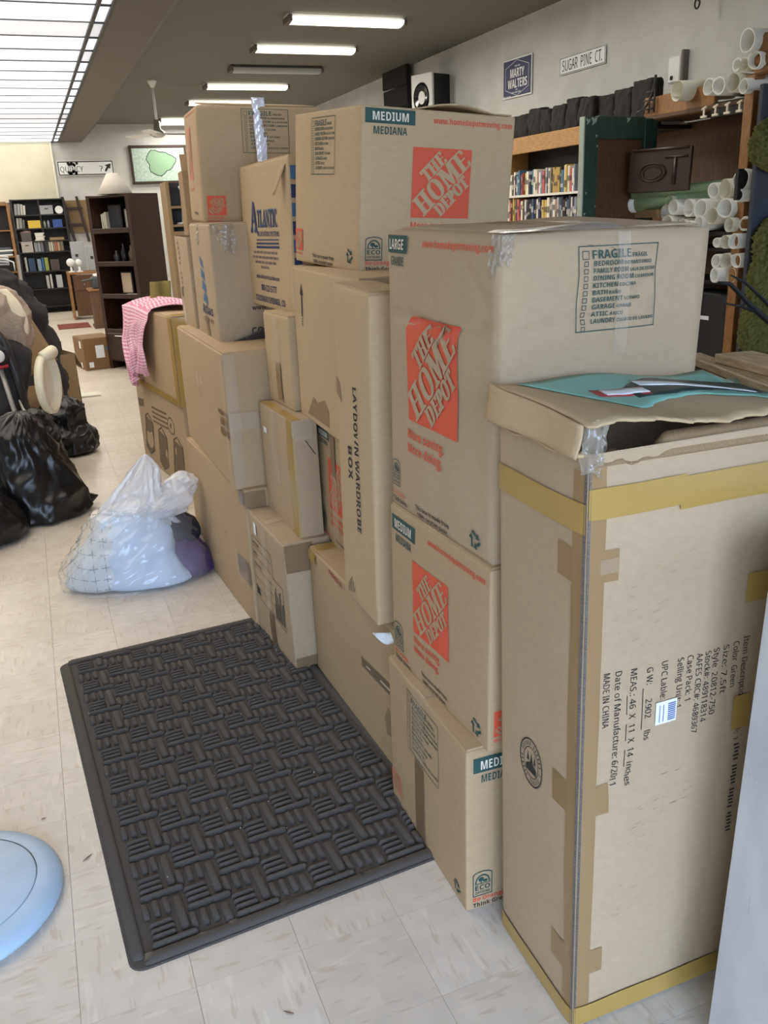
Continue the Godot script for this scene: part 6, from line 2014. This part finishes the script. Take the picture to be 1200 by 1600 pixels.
	o = thing("wood_shelving", "brown wooden shelving at the left of the black shelving", "shelving", Vector3(-1.15, 0, -18.2))
	shelf_unit(o, 1.0, 2.02, 0.33, [0.1, 0.5, 0.8, 1.08, 1.55, 2.0], M.oak, 0.05, M.black_wood)
	# contents: x, y, width, height, depth, colour, name, label, category
	var rows := [
		[0.02, 1.812, 0.05, 0.2, c8(140, 142, 146), "folder"], [0.075, 1.812, 0.05, 0.2, c8(150, 150, 150), "folder"], [0.13, 1.812, 0.04, 0.19, c8(176, 176, 172), "folder"], [0.175, 1.812, 0.04, 0.17, c8(196, 194, 186), "folder"],
		[0.02, 1.572, 0.045, 0.19, c8(150, 150, 142), "folder"], [0.07, 1.572, 0.05, 0.19, c8(134, 134, 132), "folder"], [0.125, 1.572, 0.04, 0.16, c8(90, 92, 86), "folder"],
		[0.26, 1.142, 0.06, 0.2, c8(132, 138, 142), "binder"], [0.325, 1.142, 0.05, 0.2, c8(140, 146, 148), "binder"], [0.38, 1.142, 0.05, 0.19, c8(108, 112, 120), "binder"], [0.44, 1.142, 0.07, 0.2, c8(62, 62, 72), "binder"], [0.52, 1.142, 0.04, 0.19, c8(178, 170, 150), "book"], [0.565, 1.142, 0.035, 0.18, c8(196, 190, 176), "book"], [0.605, 1.142, 0.03, 0.21, c8(150, 140, 120), "book"], [0.64, 1.142, 0.03, 0.19, c8(180, 112, 92), "book"], [0.675, 1.142, 0.05, 0.17, c8(176, 140, 112), "book"], [0.73, 1.142, 0.06, 0.18, c8(112, 104, 92), "book"],
		[0.05, 0.792, 0.04, 0.26, c8(168, 166, 158), "binder"], [0.11, 0.792, 0.12, 0.24, c8(42, 62, 88), "binder"], [0.27, 0.792, 0.07, 0.22, c8(120, 142, 160), "binder"], [0.35, 0.792, 0.04, 0.24, c8(52, 92, 138), "binder"], [0.4, 0.792, 0.07, 0.24, c8(140, 150, 78), "binder"], [0.5, 0.792, 0.16, 0.2, c8(78, 66, 64), "binder"],
		[0.38, 0.462, 0.05, 0.24, c8(178, 180, 180), "binder"], [0.45, 0.462, 0.04, 0.26, c8(188, 188, 184), "binder"], [0.56, 0.462, 0.11, 0.24, c8(170, 176, 176), "binder"]]
	var seen := {}
	for q in rows:
		var key := "%s%.2f" % [q[5], q[1]]
		seen[key] = seen.get(key, -1) + 1
		var level := _level(q[1])
		var f := thing(q[5], "%s %s, %s of its kind from left on black shelving's %s shelf" % [shade_word(q[4]), q[5], nth(seen[key]), level], q[5], Vector3(-0.09 + q[0] + q[2] / 2, q[1], -18.33), 0.0, "files on the black shelving")
		piece("cover", block(Vector3(q[2] - 0.002, q[3], 0.2), 0.003), plain(q[4], 0.6), f, Vector3(0, q[3] / 2, 0), Vector3(0, 0, -5.0 if q[1] > 1.5 else 0.0))
	var crates := [[0.47, 1.812, 0.23, 0.14, c8(150, 152, 156), "storage_box", "grey storage box with a dark handle slot on the top back shelf", "box"], [0.22, 1.572, 0.22, 0.13, c8(206, 178, 62), "yellow_box", "yellow box on the second shelf of the black shelving", "box"], [0.66, 1.572, 0.17, 0.14, c8(44, 72, 140), "blue_bin", "blue bin on the second shelf of the black shelving", "bin"], [0.49, 1.572, 0.05, 0.13, c8(176, 190, 168), "spray_can", "pale green can on the second shelf beside the blue bin", "can"], [0.56, 1.572, 0.05, 0.13, c8(166, 178, 196), "spray_can", "pale blue can on the second shelf beside the blue bin", "can"], [0.06, 1.342, 0.18, 0.16, c8(78, 72, 72), "basket", "dark basket with crumpled paper on the black shelving's third shelf", "basket"], [0.3, 1.342, 0.17, 0.15, c8(190, 186, 180), "paper_stack", "stack of white papers on the black shelving's third shelf", "papers"], [0.56, 1.342, 0.26, 0.05, c8(140, 116, 80), "wooden_tray", "shallow wooden tray on the black shelving's third shelf", "tray"], [0.04, 1.142, 0.2, 0.18, c8(166, 158, 152), "storage_box", "pale grey file box with handle slot on the black shelving's middle shelf", "box"]]
	for q in crates:
		var f := thing(q[5], q[6], q[7], Vector3(-0.09 + q[0] + q[2] / 2, q[1], -18.32))
		if q[5] == "paper_stack":
			for k in 5:
				piece("sheet_stack", block(Vector3(q[2] - 0.02 * (k % 2), 0.026, 0.22), 0.003), M.paper if k % 2 else M.paper_cream, f, Vector3(0.006 * (k % 3), 0.015 + 0.029 * k, 0))
		elif q[5] == "spray_can":
			t = tool_new()
			add_lathe(t, [Vector2(0, 0), Vector2(0.024, 0), Vector2(0.024, 0.1), Vector2(0.012, 0.118), Vector2(0.012, 0.13), Vector2(0, 0.13)], 18)
			obj("can_body", t, plain(q[4], 0.3), f)
		else:
			t = tool_new(true)
			var w: float = q[2]
			var h: float = q[3]
			for e in [[Vector3(w, h, 0.006), Vector3(0, h / 2, 0.11)], [Vector3(w, h, 0.006), Vector3(0, h / 2, -0.11)], [Vector3(0.006, h, 0.22), Vector3(w / 2 - 0.003, h / 2, 0)], [Vector3(0.006, h, 0.22), Vector3(-w / 2 + 0.003, h / 2, 0)], [Vector3(w, 0.006, 0.22), Vector3(0, 0.003, 0)]]:
				add_block(t, e[0], 0.002, Transform3D(Basis(), e[1]))
			obj("box_shell", t, plain(q[4], 0.5), f)
			if q[5] == "storage_box":
				piece("lid", block(Vector3(w + 0.006, 0.02, 0.23), 0.004), plain(q[4], 0.5), f, Vector3(0, h + 0.006, 0))
				piece("handle_slot", block(Vector3(0.07, 0.018, 0.004), 0.001), M.black, f, Vector3(0, h * 0.7, 0.1125))
			elif q[5] == "yellow_box":
				piece("lid", block(Vector3(w + 0.006, 0.02, 0.23), 0.004), plain(q[4], 0.5), f, Vector3(0, h - 0.004, 0))
			elif q[5] == "basket":
				obj("crumpled_paper", lump([[0, h * 0.6, 0, 0.05, 0.05], [0, h * 0.9, 0, 0.09, 0.09], [0.02, h * 1.2, 0, 0.05, 0.05], [0.02, h * 1.3, 0, 0.01, 0.01]], 12, 24, 0.03, 12.0, 34), plain(c8(170, 142, 132), 0.8), f)
	var pl := thing("white_plate", "round white plate standing at the right of the top back shelf", "plate", Vector3(0.72, 1.88, -18.24))
	t = tool_new()
	add_lathe(t, [Vector2(0, 0), Vector2(0.06, 0.0), Vector2(0.072, 0.012), Vector2(0.072, 0.016), Vector2(0.05, 0.008), Vector2(0, 0.006)], 28, Transform3D(Basis(Vector3.RIGHT, PI / 2 - 0.1), Vector3.ZERO))
	obj("plate_body", t, M.white_plastic, pl)
	var cloth := thing("folded_cloth", "stack of folded white cloths on the brown wooden shelving", "cloths", Vector3(-0.35, 1.092, -18.35))
	for k in 4:
		piece("cloth_layer", block(Vector3(0.26 - 0.03 * (k % 2), 0.035, 0.24), 0.012), M.paper if k % 2 == 0 else plain(c8(86, 92, 104), 0.8), cloth, Vector3(0.01 * (k % 3), 0.02 + 0.04 * k, 0))
	var lean := thing("leaning_board", "tall pale grey board leaning at the left of the black shelving", "board", Vector3(-0.16, 0.0, -17.9))
	piece("board", block(Vector3(0.05, 1.1, 0.3), 0.004), plain(c8(150, 152, 150), 0.6), lean, Vector3(0, 0.56, 0), Vector3(0, 0, -2.0))
	# desk corner
	var dk := thing("desk", "brown wooden desk in front of the back wall, crowded with white lamps", "desk", Vector3(0.62, 0, -16.3))
	piece("desk_top", block(Vector3(1.2, 0.04, 0.7), 0.006), M.oak, dk, Vector3(0.6, 0.79, -0.35))
	piece("front_panel", block(Vector3(1.1, 0.7, 0.025), 0.004), M.brown_panel, dk, Vector3(0.62, 0.41, -0.03))
	piece("side_panel", block(Vector3(0.03, 0.77, 0.66), 0.004), M.oak, dk, Vector3(0.02, 0.385, -0.35))
	piece("side_panel", block(Vector3(0.03, 0.77, 0.66), 0.004), M.oak, dk, Vector3(1.18, 0.385, -0.35))
	var dw := piece("drawer", block(Vector3(0.35, 0.2, 0.02), 0.004), M.brown_panel, dk, Vector3(0.25, 0.6, -0.01))
	piece("knob", block(Vector3(0.03, 0.03, 0.03), 0.008), M.chrome, dw, Vector3(0, 0, 0.024))
	for k in 2:
		var wl := thing("white_lamp", ["larger white globe lamp at the left on the desk", "white globe lamp beside the larger one on the desk"][k], "lamp", Vector3(0.7 + 0.13 * k, 0.812, -16.42 + 0.05 * k))
		t = tool_new()
		var r: float = [0.07, 0.055][k]
		add_lathe(t, [Vector2(0, 0), Vector2(0.06, 0.0), Vector2(0.055, 0.012), Vector2(0.02, 0.02), Vector2(0.018, 0.09), Vector2(0, 0.09)], 20)
		obj("base", t, M.white_plastic, wl)
		t = tool_new()
		var prof := []
		for i in 13:
			prof.append(Vector2(r * sin(PI * i / 12.0), 0.13 - r * cos(PI * i / 12.0) + 0.03))
		add_lathe(t, prof, 22)
		obj("globe", t, M.white_plastic, wl)
	for k in 2:
		var mo := thing("computer_case", ["tall pale grey metal box behind the lamps on the desk", "smaller pale grey metal box right of the tall one on the desk"][k], "metal box", Vector3(0.86 + 0.26 * k, 0.812, -16.7), -6.0 * k)
		piece("case", block(Vector3(0.22, 0.5 - 0.09 * k, 0.2), 0.006), plain(c8(160, 164, 166), 0.4), mo, Vector3(0, 0.25 - 0.045 * k, 0))
		piece("opening", block(Vector3(0.05, 0.05, 0.01), 0.002), M.black, mo, Vector3(-0.03, 0.27 - 0.05 * k, 0.097))
	var tk := thing("chair_frame", "dark wooden chair frame hung upside down above the desk", "chair", Vector3(0.98, 1.4, -18.5))
	for q in [[-0.1, 0.3, 0.05, 0.85, 8.0], [0.16, 0.3, 0.05, 0.85, 8.0]]:
		piece("back_post", block(Vector3(q[2], q[3], 0.04), 0.006), M.dark_wood, tk, Vector3(q[0], q[1], 0), Vector3(0, 0, q[4]))
	piece("cross_rail", block(Vector3(0.3, 0.05, 0.03), 0.006), M.dark_wood, tk, Vector3(0.03, 0.5, 0))
	piece("cross_rail", block(Vector3(0.3, 0.05, 0.03), 0.006), M.dark_wood, tk, Vector3(0.03, 0.2, 0))
	struct("trim_10", block(Vector3(0.9, 0.6, 0.03), 0.004), M.tan_wood, Vector3(1.28, 1.75, -18.57))
	# printer stand with a dark printer
	var stn := thing("side_cabinet", "brown side cabinet in front of the desk, carrying the dark printer", "cabinet", Vector3(0.84, 0, -14.6))
	piece("cabinet_body", block(Vector3(0.5, 0.56, 0.45), 0.006), M.brown_panel, stn, Vector3(0.27, 0.3, -0.23))
	piece("cabinet_top", block(Vector3(0.58, 0.03, 0.5), 0.006), M.oak, stn, Vector3(0.27, 0.595, -0.23))
	piece("plinth", block(Vector3(0.54, 0.04, 0.48), 0.004), M.brown_panel, stn, Vector3(0.27, 0.02, -0.22))
	var pr := thing("printer", "dark grey printer with a white top on the brown side cabinet", "printer", Vector3(1.1, 0.61, -14.83))
	piece("printer_body", block(Vector3(0.4, 0.18, 0.36), 0.02), plain(c8(62, 66, 72), 0.5), pr, Vector3(0, 0.09, 0))
	piece("paper_tray", block(Vector3(0.22, 0.015, 0.2), 0.004), plain(c8(34, 52, 52), 0.5), pr, Vector3(-0.24, 0.14, 0.06), Vector3(0, 0, 8))
	piece("scanner_lid", block(Vector3(0.36, 0.04, 0.32), 0.015), M.white_plastic, pr, Vector3(0.02, 0.2, 0))
	piece("papers", block(Vector3(0.2, 0.02, 0.26), 0.002), M.paper, pr, Vector3(0, 0.23, 0))
	# red rug and a stray sheet on the floor
	tag(struct("red_rug", block(Vector3(0.5, 0.008, 0.8), 0.003), grained(c8(140, 62, 56), noise_tex(0.1, Color(0.6, 0.6, 0.6), Color(1, 1, 1), 73), Vector3(3, 3, 3), 0.95), Vector3(0.55, 0.005, -15.3)), "small red rug on the floor in front of the desk", "rug").set_meta("kind", "thing")
	var pp := obj("floor_sheet", block(Vector3(0.3, 0.012, 0.2), 0.002), M.paper_cream)
	pp.position = Vector3(0.3, 0.007, -8.6)
	tag(pp, "pale card lying on the floor behind the open brown carton", "card")


func _level(y: float) -> String:
	if y > 1.8:
		return "top"
	if y > 1.5:
		return "second"
	if y > 1.1:
		return "middle"
	return "lower" if y > 0.7 else "lowest"


func shade_word(c: Color) -> String:
	var v := c.get_luminance()
	var s := c.s
	if s > 0.3:
		if c.b > c.r and c.b > c.g:
			return "blue"
		if c.g > c.r * 0.95:
			return "olive green"
		return "reddish brown"
	if s > 0.2 and c.b > c.r:
		return "light blue"
	return "dark" if v < 0.4 else ("mid grey" if v < 0.6 else "pale")
